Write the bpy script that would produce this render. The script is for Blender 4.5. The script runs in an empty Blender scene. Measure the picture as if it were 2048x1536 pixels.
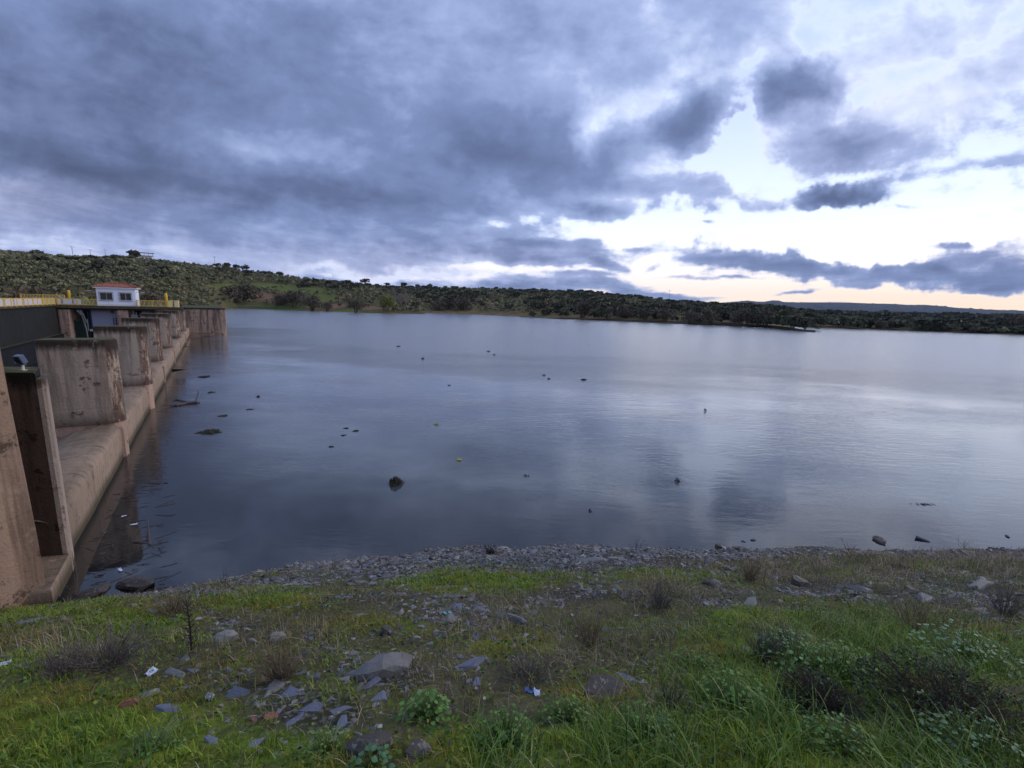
import bpy, math, random
import numpy as np
from math import radians, sin, cos, tan, atan, atan2, sqrt, pi

scene = bpy.context.scene
rnd = random.Random(7)
rng = np.random.default_rng(11)

# ------------------------------------------------------------------ camera
HAZE = 0.00003                             # density of the air, per metre
EYE = 6.4                                  # metres above the water (water level z = 0)
FPX = 900.0                                # focal length in pixels of the 2048 px wide photograph
PITCH = atan(157 / 900.0)
ROLL = radians(1.6)
Fv = np.array([0, cos(PITCH), -sin(PITCH)])
_U0 = np.array([0, sin(PITCH), cos(PITCH)])
_R0 = np.array([1.0, 0, 0])
Rv = cos(ROLL) * _R0 + sin(ROLL) * _U0
Uv = cos(ROLL) * _U0 - sin(ROLL) * _R0
cam_data = bpy.data.cameras.new("camera")
cam = bpy.data.objects.new("camera", cam_data)
scene.collection.objects.link(cam)
cam_data.sensor_width = 36.0
cam_data.lens = FPX / 2048 * 36.0
cam_data.clip_start = 0.05
cam_data.clip_end = 60000
from mathutils import Matrix, Vector
cam.matrix_world = Matrix(((Rv[0], Uv[0], -Fv[0], 0), (Rv[1], Uv[1], -Fv[1], 0),
                           (Rv[2], Uv[2], -Fv[2], EYE), (0, 0, 0, 1)))
scene.camera = cam

# ------------------------------------------------------------------ light: dusk sky and a weak broad low sun
scene.view_settings.view_transform = 'Standard'
scene.view_settings.look = 'None'
scene.view_settings.exposure = 0.60
scene.view_settings.gamma = 1.0
SUN_AZ, SUN_EL = radians(72), radians(10)   # azimuth from +Y towards +X
sun_data = bpy.data.lights.new("sun", 'SUN')
sun_data.energy = 0.9
sun_data.angle = radians(25)
sun_data.color = (1.0, 0.88, 0.76)
sun = bpy.data.objects.new("sun", sun_data)
scene.collection.objects.link(sun)
sdir = Vector((sin(SUN_AZ) * cos(SUN_EL + .35), cos(SUN_AZ) * cos(SUN_EL + .35), sin(SUN_EL + .35)))
sun.rotation_euler = sdir.to_track_quat('Z', 'Y').to_euler()


def pray(x, y):
    return Fv + Rv * (x - 1024) / FPX - Uv * (y - 768) / FPX


def at_z(x, y, z=0.0):
    d = pray(x, y)
    t = (z - EYE) / d[2]
    return np.array([0, 0, EYE]) + d * t


def at_y(x, y, Y):
    d = pray(x, y)
    return np.array([0, 0, EYE]) + d * Y / d[1]


class NT:
    """small helper for node trees"""

    def __init__(self, tree):
        self.t = tree
        self.n = tree.nodes
        self.l = tree.links

    def put(self, sock, v):
        if v is None:
            return
        if hasattr(v, 'is_output') or isinstance(v, bpy.types.NodeSocket):
            self.l.new(v, sock)
        else:
            sock.default_value = v

    def math(self, op, a, b=None, c=None, clamp=False):
        n = self.n.new('ShaderNodeMath')
        n.operation = op
        n.use_clamp = clamp
        self.put(n.inputs[0], a)
        self.put(n.inputs[1], b)
        self.put(n.inputs[2], c)
        return n.outputs[0]

    def vmath(self, op, a, b=None, scale=None):
        n = self.n.new('ShaderNodeVectorMath')
        n.operation = op
        self.put(n.inputs[0], a)
        self.put(n.inputs[1], b)
        if scale is not None:
            self.put(n.inputs['Scale'], scale)
        return n.outputs['Value'] if op in ('LENGTH', 'DOT_PRODUCT', 'DISTANCE') else n.outputs[0]

    def comb(self, x, y, z=0.0):
        n = self.n.new('ShaderNodeCombineXYZ')
        self.put(n.inputs[0], x)
        self.put(n.inputs[1], y)
        self.put(n.inputs[2], z)
        return n.outputs[0]

    def sep(self, v):
        n = self.n.new('ShaderNodeSeparateXYZ')
        self.put(n.inputs[0], v)
        return n.outputs

    def noise(self, vec, scale, detail=4, rough=0.5, lac=2.0, dist=0.0, color=False):
        n = self.n.new('ShaderNodeTexNoise')
        self.put(n.inputs['Vector'], vec)
        self.put(n.inputs['Scale'], scale)
        self.put(n.inputs['Detail'], detail)
        self.put(n.inputs['Roughness'], rough)
        self.put(n.inputs['Lacunarity'], lac)
        self.put(n.inputs['Distortion'], dist)
        return n.outputs['Color'] if color else n.outputs['Fac']

    def voronoi(self, vec, scale, out='Distance', feature='F1', rand=1.0):
        n = self.n.new('ShaderNodeTexVoronoi')
        n.feature = feature
        self.put(n.inputs['Vector'], vec)
        self.put(n.inputs['Scale'], scale)
        self.put(n.inputs['Randomness'], rand)
        return n.outputs[out]

    def mapr(self, v, a, b, c=0.0, d=1.0, kind='LINEAR'):
        n = self.n.new('ShaderNodeMapRange')
        n.interpolation_type = kind
        n.clamp = True
        self.put(n.inputs[0], v)
        self.put(n.inputs[1], a)
        self.put(n.inputs[2], b)
        self.put(n.inputs[3], c)
        self.put(n.inputs[4], d)
        return n.outputs[0]

    def mix(self, f, a, b, blend='MIX'):
        n = self.n.new('ShaderNodeMix')
        n.data_type = 'RGBA'
        n.blend_type = blend
        self.put(n.inputs[0], f)
        for s, v in ((n.inputs[6], a), (n.inputs[7], b)):
            if isinstance(v, tuple) and len(v) == 3:
                v = v + (1.0,)
            self.put(s, v)
        return n.outputs[2]

    def ramp(self, f, stops, interp='LINEAR'):
        n = self.n.new('ShaderNodeValToRGB')
        n.color_ramp.interpolation = interp
        e = n.color_ramp.elements
        while len(e) < len(stops):
            e.new(0.5)
        for i, (p, c) in enumerate(stops):
            e[i].position = p
            e[i].color = (c[0], c[1], c[2], 1.0)
        self.put(n.inputs[0], f)
        return n.outputs[0]

    def mapping(self, v, loc=(0, 0, 0), rot=(0, 0, 0), scale=(1, 1, 1)):
        n = self.n.new('ShaderNodeMapping')
        self.put(n.inputs[0], v)
        n.inputs[1].default_value = loc
        n.inputs[2].default_value = rot
        n.inputs[3].default_value = scale
        return n.outputs[0]


def srgb(r, g, b):
    def c(v):
        v /= 255.0
        return v / 12.92 if v <= 0.04045 else ((v + 0.055) / 1.055) ** 2.4
    return (c(r), c(g), c(b))


def build_world():
    w = bpy.data.worlds.new("World")
    scene.world = w
    w.use_nodes = True
    T = NT(w.node_tree)
    T.n.clear()
    out = T.n.new('ShaderNodeOutputWorld')
    bg = T.n.new('ShaderNodeBackground')
    T.l.new(bg.outputs[0], out.inputs[0])
    bg.inputs[1].default_value = 0.1
    tc = T.n.new('ShaderNodeTexCoord')
    D = tc.outputs['Generated']
    x, y, z = T.sep(D)
    sky = T.n.new('ShaderNodeTexSky')
    sky.sky_type = 'NISHITA'
    sky.sun_disc = False
    sky.sun_elevation = radians(4)
    sky.sun_rotation = SUN_AZ
    sky.air_density = 1.0
    sky.dust_density = 2.0
    sky.ozone_density = 2.0
    ya = T.math('MAXIMUM', T.math('ABSOLUTE', y), 0.12)
    qx = T.math('DIVIDE', x, ya)
    qz = T.math('DIVIDE', z, ya)
    el = T.math('MAXIMUM', z, 0.0)
    # clear sky: the physical sky, lifted by the thin high veil of cloud that whitens it
    warm = T.mapr(qx, -0.5, 1.0, 0.0, 1.0, 'SMOOTHSTEP')
    hz = T.mix(warm, srgb(232, 226, 226), srgb(255, 226, 192))
    veil = T.ramp(el, [(0.0, (1, 1, 1)), (0.045, (0.7,) * 3), (0.10, (0.22,) * 3), (0.17, (0, 0, 0))])
    hi = T.ramp(el, [(0.0, srgb(246, 242, 240)), (0.09, srgb(238, 242, 253)), (0.2, srgb(216, 228, 252)), (0.36, srgb(184, 200, 242)), (0.6, srgb(168, 188, 232)), (1.0, srgb(140, 160, 205))])
    clear = T.mix(veil, hi, hz)
    clear = T.vmath('SCALE', clear, scale=9.4)
    clear = T.mix(0.03, clear, T.vmath('SCALE', sky.outputs[0], scale=1.0))
    # cloud layer
    zz = T.math('ADD', el, 0.10)
    cx = T.math('DIVIDE', x, zz)
    cy = T.math('DIVIDE', y, zz)
    P = T.comb(cx, cy, 0.0)
    # streets of cloud run from front left (far) to the right above the camera
    Pr = T.mapping(P, rot=(0, 0, radians(6)), scale=(1.0, 0.72, 1.0))
    Q = T.comb(qx, qz, 0.0)
    n1 = T.noise(Pr, 0.8, 5, 0.55, dist=0.35)
    n2 = T.noise(Pr, 3.4, 6, 0.6, dist=0.3)
    # lumps of the separate clouds as seen from the side
    n3 = T.noise(T.comb(qx, T.math('MULTIPLY', qz, 1.35), 3.0), 5.6, 8, 0.58, dist=0.25)
    n4 = T.noise(T.comb(qx, T.math('MULTIPLY', qz, 1.9), 9.0), 15.0, 5, 0.6)
    nq = T.noise(Q, 9.0, 4, 0.6, color=True)
    Qw = T.vmath('ADD', Q, T.vmath('SCALE', T.vmath('SUBTRACT', nq, (0.5, 0.5, 0.5)), scale=0.13))
    Qs = T.vmath('ADD', Q, T.vmath('SCALE', T.vmath('SUBTRACT', nq, (0.5, 0.5, 0.5)), scale=0.03))

    def blob(px, py, rx, ry, rot, wgt, soft=1.0, src=None):
        d = pray(px, py)
        c = (d[0] / d[1], d[2] / d[1])
        v = T.vmath('SUBTRACT', src or (Qw if ry > 13 else Qs), (c[0], c[1], 0.0))
        if rot:
            v = T.mapping(v, rot=(0, 0, radians(-rot)))
        v = T.vmath('MULTIPLY', v, (FPX / rx, FPX / ry, 0.0))
        ln = T.vmath('LENGTH', v)
        return T.mapr(ln, 0.0, 1.0 + soft, wgt, 0.0, 'SMOOTHSTEP')

    def total(lst, start):
        acc = start
        for b in lst:
            acc = T.math('ADD', acc, blob(*b))
        return acc

    # how much cloud: px, py, half width, half height, tilt, weight
    cover = [
        # the closed grey deck of the left and centre
        (150, 200, 700, 330, 0, 1.1), (620, 330, 420, 200, 8, .75), (930, 120, 250, 240, 0, .6), (1230, 190, 190, 190, 0, .42), (1480, 200, 200, 160, 0, .16), (1040, 290, 150, 120, 0, .35), (1150, 370, 170, 42, 0, .3),
        # upper right: broken bands
        (1330, 60, 190, 70, 25, .38), (1560, 60, 130, 70, 35, .30), (1800, 90, 150, 60, 35, .50), (1990, 40, 150, 60, 35, .45), (1880, 190, 200, 38, 24, .6), (2010, 240, 100, 26, 10, .45),
        (1960, 210, 90, 30, 20, .3), (1860, 290, 80, 16, 5, .5), (2000, 320, 80, 10, 8, .5), (1880, 345, 60, 8, 10, .35), (1820, 415, 30, 4, 0, .45),
        # the separate dark clouds
        (1395, 238, 66, 40, 8, 1.0), (1290, 285, 70, 34, 5, .6), (1570, 190, 62, 36, -8, 1.1), (1645, 165, 34, 36, 0, .7), (1670, 300, 80, 36, 15, .7), (1765, 330, 70, 20, 5, .45),
        (1680, 383, 70, 16, 3, 1.3), (1545, 410, 36, 9, 0, .6), (1350, 385, 120, 26, 0, .55), (1480, 375, 60, 14, 0, .4), (1210, 415, 60, 10, 0, .55), (1060, 400, 80, 24, 0, .35), (1110, 340, 90, 30, 0, .4),
        # low bands and flecks over the horizon
        (1760, 545, 330, 19, -3, .95), (2000, 548, 170, 28, 0, .8), (1990, 497, 110, 16, 5, .8), (1860, 490, 70, 6, 2, .7), (1600, 532, 200, 9, 0, .5), (1470, 520, 90, 6, 0, .5),
        (1062, 487, 52, 8, 0, 1.0), (1050, 515, 85, 10, -4, 1.0), (1215, 529, 38, 7, -14, 1.1), (1212, 430, 60, 12, 0, .7), (1180, 490, 30, 12, 20, .4), (1305, 536, 16, 6, 20, .7), (1150, 545, 60, 4, 0, .6), (1270, 500, 20, 5, 0, .5), (1410, 444, 16, 4, 0, .6), (1670, 442, 18, 4, 0, .45), (1760, 465, 40, 5, 15, .6),
        (1060, 573, 90, 13, 0, 1.0), (1250, 578, 90, 12, -8, .9), (1350, 594, 90, 7, 0, .7), (1430, 556, 120, 3, 0, .4),
        (700, 500, 330, 20, 0, .4), (350, 520, 420, 25, 0, .35), (730, 540, 150, 17, 0, 1.0), (620, 525, 200, 18, 0, .6), (1710, 573, 36, 7, 0, .9), (1590, 586, 34, 4, 8, .8),
        (1980, 579, 50, 5, 8, .8), (900, 480, 120, 22, 0, .5), (880, 440, 90, 20, 0, .3), (960, 500, 60, 10, 0, .4),
        (1850, 130, 340, 190, 0, .2), (1540, 290, 50, 40, 0, .35),
        # clear gaps
        (1900, 400, 260, 40, 10, -.22), (1500, 462, 480, 30, 0, -.55), (1000, 445, 60, 10, 10, -.5), (1010, 380, 26, 20, 0, -.4), (1185, 235, 30, 60, -10, -.7), (1485, 235, 22, 90, -6, -.9), (1290, 190, 120, 18, 30, -.5), (1440, 330, 60, 30, 0, -.3), (1450, 150, 70, 12, 30, -.4), (1300, 345, 34, 12, 0, -.4),
        (1250, 395, 110, 9, 0, -.4), (830, 553, 130, 8, 0, -.9), (950, 535, 160, 8, 0, -.7), (700, 553, 60, 6, 0, -.5), (1660, 592, 500, 9, 0, -.3), (1500, 330, 30, 30, 0, -.3), (1720, 350, 60, 8, 10, -.3), (1640, 70, 40, 60, -40, -.3), (1880, 120, 150, 14, 30, -.35),
    ]
    cov = total(cover, 0.17)
    tex = T.math('ADD', T.math('MULTIPLY', T.math('SUBTRACT', n1, 0.5), 0.9),
                 T.math('ADD', T.math('MULTIPLY', T.math('SUBTRACT', n2, 0.5), 0.5),
                        T.math('ADD', T.math('MULTIPLY', T.math('SUBTRACT', n3, 0.5), 1.9), T.math('MULTIPLY', T.math('SUBTRACT', n4, 0.5), 0.7))))
    dens = T.math('ADD', cov, tex)
    alpha = T.mapr(dens, 0.16, 0.80, 0.0, 1.0, 'SMOOTHSTEP')
    # thickness decides how grey the underside is
    light = total([(620, 60, 320, 170, 0, .17, 1), (960, 120, 260, 120, 0, .04, 1), (0, 110, 240, 90, 0, .06, 1), (1120, 80, 160, 120, 0, .08, 1),
                   (420, 520, 520, 26, 0, .42, 1), (760, 545, 160, 14, 0, .35, 1), (120, 470, 260, 20, 0, .12, 1), (80, 400, 170, 30, 0, .14, 1), (700, 490, 300, 22, 0, .12, 1), (560, 440, 330, 26, 0, .08, 1),
                   (400, 265, 300, 26, -8, .10, 1), (1830, 130, 420, 170, 15, .34, 1), (1300, 180, 260, 220, 0, .10, 1), (1150, 200, 120, 60, 0, .16, 1), (950, 420, 120, 50, 0, .16, 1), (820, 150, 60, 60, 0, .08, 1),
                   (200, 150, 460, 110, 8, -.20, 1), (300, 345, 560, 34, -5, -.18, 1), (1020, 280, 120, 50, 0, -.18, 1), (1375, 245, 80, 46, 0, -.30, 1),
                   (1590, 185, 80, 46, 0, -.34, 1), (1680, 383, 90, 20, 0, -.40, 1), (1670, 300, 100, 40, 0, -.25, 1), (1900, 545, 280, 26, 0, .0, 1)], 0.0)
    shade_in = T.math('ADD', T.mapr(dens, 0.35, 1.9, 0.70, 0.36), T.math('ADD', light, T.math('MULTIPLY', T.math('SUBTRACT', n2, 0.5), -0.30)))
    shade_in = T.math('ADD', shade_in, T.math('ADD', T.math('MULTIPLY', T.math('SUBTRACT', n3, 0.5), -0.26), T.math('MULTIPLY', T.math('SUBTRACT', n1, 0.5), -0.3)))
    shade_in = T.math('ADD', shade_in, T.math('MULTIPLY', T.math('SUBTRACT', 1.0, alpha), 0.22))
    ccol = T.ramp(shade_in, [(0.0, srgb(62, 74, 102)), (0.25, srgb(80, 93, 126)), (0.5, srgb(104, 120, 158)), (0.75, srgb(142, 157, 195)), (1.0, srgb(194, 205, 230))])
    pink = total([(1400, 545, 900, 60, 0, .2, 1), (60, 400, 230, 45, 0, .75, 1), (300, 500, 500, 26, 0, .30, 1), (1990, 500, 140, 30, 0, .35, 1), (1700, 250, 300, 90, 20, .3, 1), (60, 260, 300, 120, 0, .2, 1), (800, 530, 300, 26, 0, .3, 1)], 0.0)
    ccol = T.mix(pink, ccol, T.mix(1.0, ccol, (1.10, 0.95, 0.88), 'MULTIPLY'))
    ccol = T.vmath('SCALE', ccol, scale=10.0)
    col = T.mix(alpha, clear, ccol)
    below = T.mapr(z, -0.02, 0.0, 0.0, 1.0)
    col = T.mix(below, (0.35, 0.4, 0.4), col)
    T.l.new(col, bg.inputs[0])
    w.cycles.sampling_method = 'MANUAL'
    w.cycles.sample_map_resolution = 512


build_world()

# ------------------------------------------------------------------ helpers for meshes and objects
COL = scene.collection


def tag(o, label=None, cat=None, group=None, kind=None):
    if label:
        o['label'] = label
    if cat:
        o['category'] = cat
    if group:
        o['group'] = group
    if kind:
        o['kind'] = kind
    return o


def empty(name, loc=(0, 0, 0), rz=0.0):
    o = bpy.data.objects.new(name, None)
    COL.objects.link(o)
    o.location = loc
    o.rotation_euler = (0, 0, rz)
    o.empty_display_size = 0.2
    return o


def mesh_np(name, V, F, mat, parent=None, smooth=False, col=None, mats=None, mi=None):
    """V (n,3) array, F list of index tuples or an (m,k) array"""
    me = bpy.data.meshes.new(name)
    V = np.asarray(V, dtype=np.float32)
    if isinstance(F, np.ndarray):
        m, k = F.shape
        me.vertices.add(len(V))
        me.vertices.foreach_set('co', V.ravel())
        me.loops.add(m * k)
        me.loops.foreach_set('vertex_index', F.astype(np.int32).ravel())
        me.polygons.add(m)
        me.polygons.foreach_set('loop_start', np.arange(0, m * k, k, dtype=np.int32))
        me.update(calc_edges=True)
    else:
        me.from_pydata([tuple(map(float, v)) for v in V], [], F)
        me.update()
    if col is not None:
        a = me.color_attributes.new('Col', 'FLOAT_COLOR', 'POINT')
        c = np.ones((len(V), 4), dtype=np.float32)
        c[:, :3] = col
        a.data.foreach_set('color', c.ravel())
    for mm in (mats or [mat]):
        me.materials.append(mm)
    if mi is not None:
        me.polygons.foreach_set('material_index', np.asarray(mi, dtype=np.int32))
    if smooth:
        me.polygons.foreach_set('use_smooth', np.ones(len(me.polygons), dtype=bool))
    o = bpy.data.objects.new(name, me)
    COL.objects.link(o)
    o.parent = parent
    return o


class MB:
    def __init__(self):
        self.v = []
        self.f = []

    def add(self, vs, fs):
        b = len(self.v)
        self.v += [tuple(v) for v in vs]
        self.f += [tuple(i + b for i in f) for f in fs]
        return self

    def box(self, x0, x1, y0, y1, z0, z1):
        return self.add([(x0, y0, z0), (x1, y0, z0), (x1, y1, z0), (x0, y1, z0), (x0, y0, z1), (x1, y0, z1), (x1, y1, z1), (x0, y1, z1)],
                        [(0, 3, 2, 1), (4, 5, 6, 7), (0, 1, 5, 4), (1, 2, 6, 5), (2, 3, 7, 6), (3, 0, 4, 7)])

    def obox(self, o, ax, ay, az, sx, sy, sz):
        """oriented box: origin at the centre of its base, axes ax, ay, az, full sizes"""
        o, ax, ay, az = map(np.array, (o, ax, ay, az))
        vs = []
        for k in (0, 1):
            for (i, j) in ((-.5, -.5), (.5, -.5), (.5, .5), (-.5, .5)):
                vs.append(o + ax * sx * i + ay * sy * j + az * sz * k)
        return self.add(vs, [(0, 3, 2, 1), (4, 5, 6, 7), (0, 1, 5, 4), (1, 2, 6, 5), (2, 3, 7, 6), (3, 0, 4, 7)])

    def prism(self, poly, z0, z1, inset=0.0, ins_h=0.0):
        """vertical prism of an (x, y) outline, anticlockwise, with an optional bevel at the top"""
        n = len(poly)
        P = [np.array(p) for p in poly]
        vs = [(p[0], p[1], z0) for p in P]
        rings = [(0, z1 - ins_h)]
        if inset:
            rings += [(inset * .35, z1 - ins_h * .35), (inset, z1)]
        c = sum(P) / n
        for ins, z in rings:
            for p in P:
                d = c - p
                L = np.linalg.norm(d)
                q = p + d / L * ins
                vs.append((q[0], q[1], z))
        fs = []
        for r in range(len(rings)):
            for i in range(n):
                j = (i + 1) % n
                fs.append((r * n + i, r * n + j, (r + 1) * n + j, (r + 1) * n + i))
        fs.append(tuple(range(len(rings) * n, (len(rings) + 1) * n)))
        fs.append(tuple(range(n - 1, -1, -1)))
        return self.add(vs, fs)

    def tube(self, pts, rad, n=6, cap=True):
        pts = [np.array(p, dtype=float) for p in pts]
        m = len(pts)
        rr = rad if hasattr(rad, '__len__') else [rad] * m
        b = len(self.v)
        for i, p in enumerate(pts):
            d = pts[min(i + 1, m - 1)] - pts[max(i - 1, 0)]
            d = d / (np.linalg.norm(d) + 1e-9)
            a = np.cross(d, (0, 0, 1.0) if abs(d[2]) < .9 else (1.0, 0, 0))
            a /= np.linalg.norm(a)
            c = np.cross(d, a)
            for k in range(n):
                t = 2 * pi * k / n
                self.v.append(tuple(p + (a * cos(t) + c * sin(t)) * rr[i]))
        for i in range(m - 1):
            for k in range(n):
                k2 = (k + 1) % n
                self.f.append((b + i * n + k, b + i * n + k2, b + (i + 1) * n + k2, b + (i + 1) * n + k))
        if cap:
            self.f.append(tuple(b + k for k in range(n - 1, -1, -1)))
            self.f.append(tuple(b + (m - 1) * n + k for k in range(n)))
        return self

    def build(self, name, mat, parent=None, smooth=False, bevel=0.0):
        o = mesh_np(name, np.array(self.v), self.f, mat, parent, smooth)
        if bevel:
            md = o.modifiers.new('bevel', 'BEVEL')
            md.width = bevel
            md.segments = 2
            md.limit_method = 'ANGLE'
        return o


# ------------------------------------------------------------------ value noise for terrain (numpy)
_perm = rng.permutation(256)
_val = rng.random(256)


def vnoise(x, y, seed=0):
    x = np.asarray(x, dtype=float) + seed * 17.13
    y = np.asarray(y, dtype=float) + seed * 7.77
    xi = np.floor(x).astype(int)
    yi = np.floor(y).astype(int)
    xf = x - xi
    yf = y - yi
    u = xf * xf * (3 - 2 * xf)
    v = yf * yf * (3 - 2 * yf)

    def h(a, b):
        return _val[_perm[(_perm[a & 255] + b) & 255]]
    return (h(xi, yi) * (1 - u) + h(xi + 1, yi) * u) * (1 - v) + (h(xi, yi + 1) * (1 - u) + h(xi + 1, yi + 1) * u) * v


def fbm(x, y, octaves=4, seed=0):
    a, s, f = 0.5, 0.0, 1.0
    for i in range(octaves):
        s = s + a * (vnoise(np.asarray(x) * f, np.asarray(y) * f, seed + i * 3) - 0.5)
        a *= 0.5
        f *= 2.03
    return s


# ------------------------------------------------------------------ materials
def new_mat(name):
    m = bpy.data.materials.new(name)
    m.use_nodes = True
    T = NT(m.node_tree)
    T.n.clear()
    out = T.n.new('ShaderNodeOutputMaterial')
    b = T.n.new('ShaderNodeBsdfPrincipled')
    T.l.new(b.outputs[0], out.inputs[0])
    return m, T, b, out


def bump(T, b, h, strength=0.5, dist=0.05):
    n = T.n.new('ShaderNodeBump')
    n.inputs['Strength'].default_value = strength
    n.inputs['Distance'].default_value = dist
    T.put(n.inputs['Height'], h)
    T.l.new(n.outputs[0], b.inputs['Normal'])


def simple_mat(name, color, rough=0.7, metal=0.0, var=0.15, scale=3.0, spec=0.4, bmp=0.0):
    m, T, b, out = new_mat(name)
    tc = T.n.new('ShaderNodeTexCoord')
    n = T.noise(tc.outputs['Object'], scale, 5, 0.6)
    lo = tuple(c * (1 - var) for c in color)
    hi = tuple(min(1, c * (1 + var)) for c in color)
    c = T.mix(n, lo, hi)
    T.l.new(c, b.inputs['Base Color'])
    b.inputs['Roughness'].default_value = rough
    b.inputs['Metallic'].default_value = metal
    b.inputs['Specular IOR Level'].default_value = spec
    if bmp:
        bump(T, b, n, bmp, 0.02)
    return m


def attr_mat(name, rough=0.6, spec=0.3, trans=0.0, nscale=0.0):
    m, T, b, out = new_mat(name)
    a = T.n.new('ShaderNodeAttribute')
    a.attribute_name = 'Col'
    c = a.outputs['Color']
    if nscale:
        g = T.n.new('ShaderNodeNewGeometry')
        n = T.noise(g.outputs['Position'], nscale, 3, 0.6)
        c = T.mix(1.0, c, T.mix(n, (0.55, 0.55, 0.6), (1.45, 1.4, 1.35)), 'MULTIPLY')
    T.l.new(c, b.inputs['Base Color'])
    b.inputs['Roughness'].default_value = rough
    b.inputs['Specular IOR Level'].default_value = spec
    if trans:
        tr = T.n.new('ShaderNodeBsdfTranslucent')
        T.l.new(c, tr.inputs[0])
        mx = T.n.new('ShaderNodeMixShader')
        mx.inputs[0].default_value = trans
        T.l.new(b.outputs[0], mx.inputs[1])
        T.l.new(tr.outputs[0], mx.inputs[2])
        T.l.new(mx.outputs[0], out.inputs[0])
    return m


def concrete_mat(name, base, dark, top_z, moss=0.6, streak=0.7, low_z=None, top_dark=1.0, crest=False, tint=None, nose=False, fade_len=4.8):
    """weathered cast concrete: run-off streaks from the crown, moss on top, board joints, spalled blotches, tide band"""
    m, T, b, out = new_mat(name)
    g = T.n.new('ShaderNodeNewGeometry')
    P = g.outputs['Position']
    x, y, z = T.sep(P)
    nx, ny, nz = T.sep(g.outputs['Normal'])
    big = T.noise(P, 0.55, 5, 0.6)
    mid = T.noise(P, 3.0, 7, 0.65)
    fine = T.noise(P, 22.0, 4, 0.6)
    c = T.mix(big, tuple(v * 0.80 for v in base), tuple(v * 1.14 for v in base))
    c = T.mix(T.mapr(mid, 0.35, 0.7), c, T.mix(1.0, c, tint or (1.08, 1.0, 0.93), 'MULTIPLY'))
    if not crest:
        S = T.comb(T.math('MULTIPLY', x, 2.1), T.math('MULTIPLY', y, 2.1), T.math('MULTIPLY', z, 0.16))
        s1 = T.noise(S, 1.0, 5, 0.62)
        S2 = T.comb(T.math('MULTIPLY', x, 6.5), T.math('MULTIPLY', y, 6.5), T.math('MULTIPLY', z, 0.5))
        s2 = T.noise(S2, 1.0, 6, 0.68)
        dz = T.math('SUBTRACT', top_z, z)
        fade = T.mapr(dz, 0.0, fade_len, 1.0, 0.12)
        k = T.math('MULTIPLY', T.mapr(s1, 0.43, 0.58, 0, 1, 'SMOOTHSTEP'), T.mapr(s2, 0.34, 0.58, 0.25, 1.0))
        k = T.math('MULTIPLY', T.math('MULTIPLY', k, fade), streak)
        c = T.mix(k, c, dark)
        wh = T.math('MULTIPLY', T.mapr(s2, 0.62, 0.74), 0.35)
        c = T.mix(T.mapr(T.noise(T.comb(T.math('MULTIPLY', x, .9), T.math('MULTIPLY', y, .9), T.math('MULTIPLY', z, .22)), 1.0, 6, .66), .5, .66, 0, .55), c, tuple(.5 * (p + q) for p, q in zip(base, dark)))
        c = T.mix(wh, c, tuple(min(1, v * 1.5) for v in base))
        topb = T.math('ADD', T.mapr(dz, 0.12, 0.75, 1.0, 0.0, 'SMOOTHSTEP'), T.math('MULTIPLY', T.math('SUBTRACT', s2, 0.5), 0.9))
        topb = T.mapr(topb, 0.45, 0.95, 0.0, top_dark)
        c = T.mix(topb, c, tuple(v * 0.8 for v in dark))
        if low_z is not None:
            lw = T.mapr(T.math('ADD', z, T.math('MULTIPLY', T.math('SUBTRACT', mid, 0.5), 0.35)), low_z, low_z + 0.5, 1.0, 0.0)
            c = T.mix(T.math('MULTIPLY', lw, 0.75), c, dark)
        # spalled dark blotches
        bl = T.noise(P, 1.7, 6, 0.72)
        c = T.mix(T.mapr(bl, 0.57, 0.63, 0, 0.8), c, tuple(v * 1.1 for v in dark))
        c = T.mix(T.mapr(bl, 0.32, 0.40, 0.35, 0.0), c, tuple(min(1, v * 1.35) for v in base))
    else:
        # run-off marks across the rounded crest
        n_ = (0.833, 0.553)
        u = T.math('ADD', T.math('MULTIPLY', x, -n_[1]), T.math('MULTIPLY', y, n_[0]))
        w = T.math('ADD', T.math('MULTIPLY', x, n_[0]), T.math('MULTIPLY', y, n_[1]))
        S = T.comb(T.math('MULTIPLY', u, 5.5), T.math('MULTIPLY', w, 0.8), T.math('MULTIPLY', z, 0.8))
        s1 = T.noise(S, 1.0, 6, 0.7)
        c = T.mix(T.mapr(s1, 0.5, 0.68, 0, 0.75), c, dark)
        up = T.mapr(nz, 0.25, 0.9)
        pp = T.noise(T.comb(T.math('MULTIPLY', u, 0.25), w, 0.0), 1.0, 5, 0.7)
        c = T.mix(T.math('MULTIPLY', T.mapr(pp, 0.45, 0.7), 0.6), c, tuple(v * .8 for v in dark))
        c = T.mix(T.math('MULTIPLY', T.math('SUBTRACT', 1.0, up), 0.35), c, srgb(168, 148, 128))
        lw = T.mapr(T.math('ADD', z, T.math('MULTIPLY', T.math('SUBTRACT', mid, 0.5), 0.2)), 0.12, 0.42, 1.0, 0.0)
        c = T.mix(T.math('MULTIPLY', lw, 0.85), c, srgb(58, 52, 34))
        crk = T.noise(P, 2.4, 8, .75)
        c = T.mix(T.mapr(crk, .56, .64, 0, .6), c, srgb(70, 58, 46))
        c = T.mix(T.mapr(crk, .30, .40, .45, 0), c, srgb(186, 172, 154))
        ju = T.math('ABSOLUTE', T.math('SUBTRACT', T.math('FRACT', T.math('MULTIPLY', u, .31)), .5))
        c = T.mix(T.mapr(ju, 0, .008, .6, 0), c, srgb(50, 42, 36))
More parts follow.
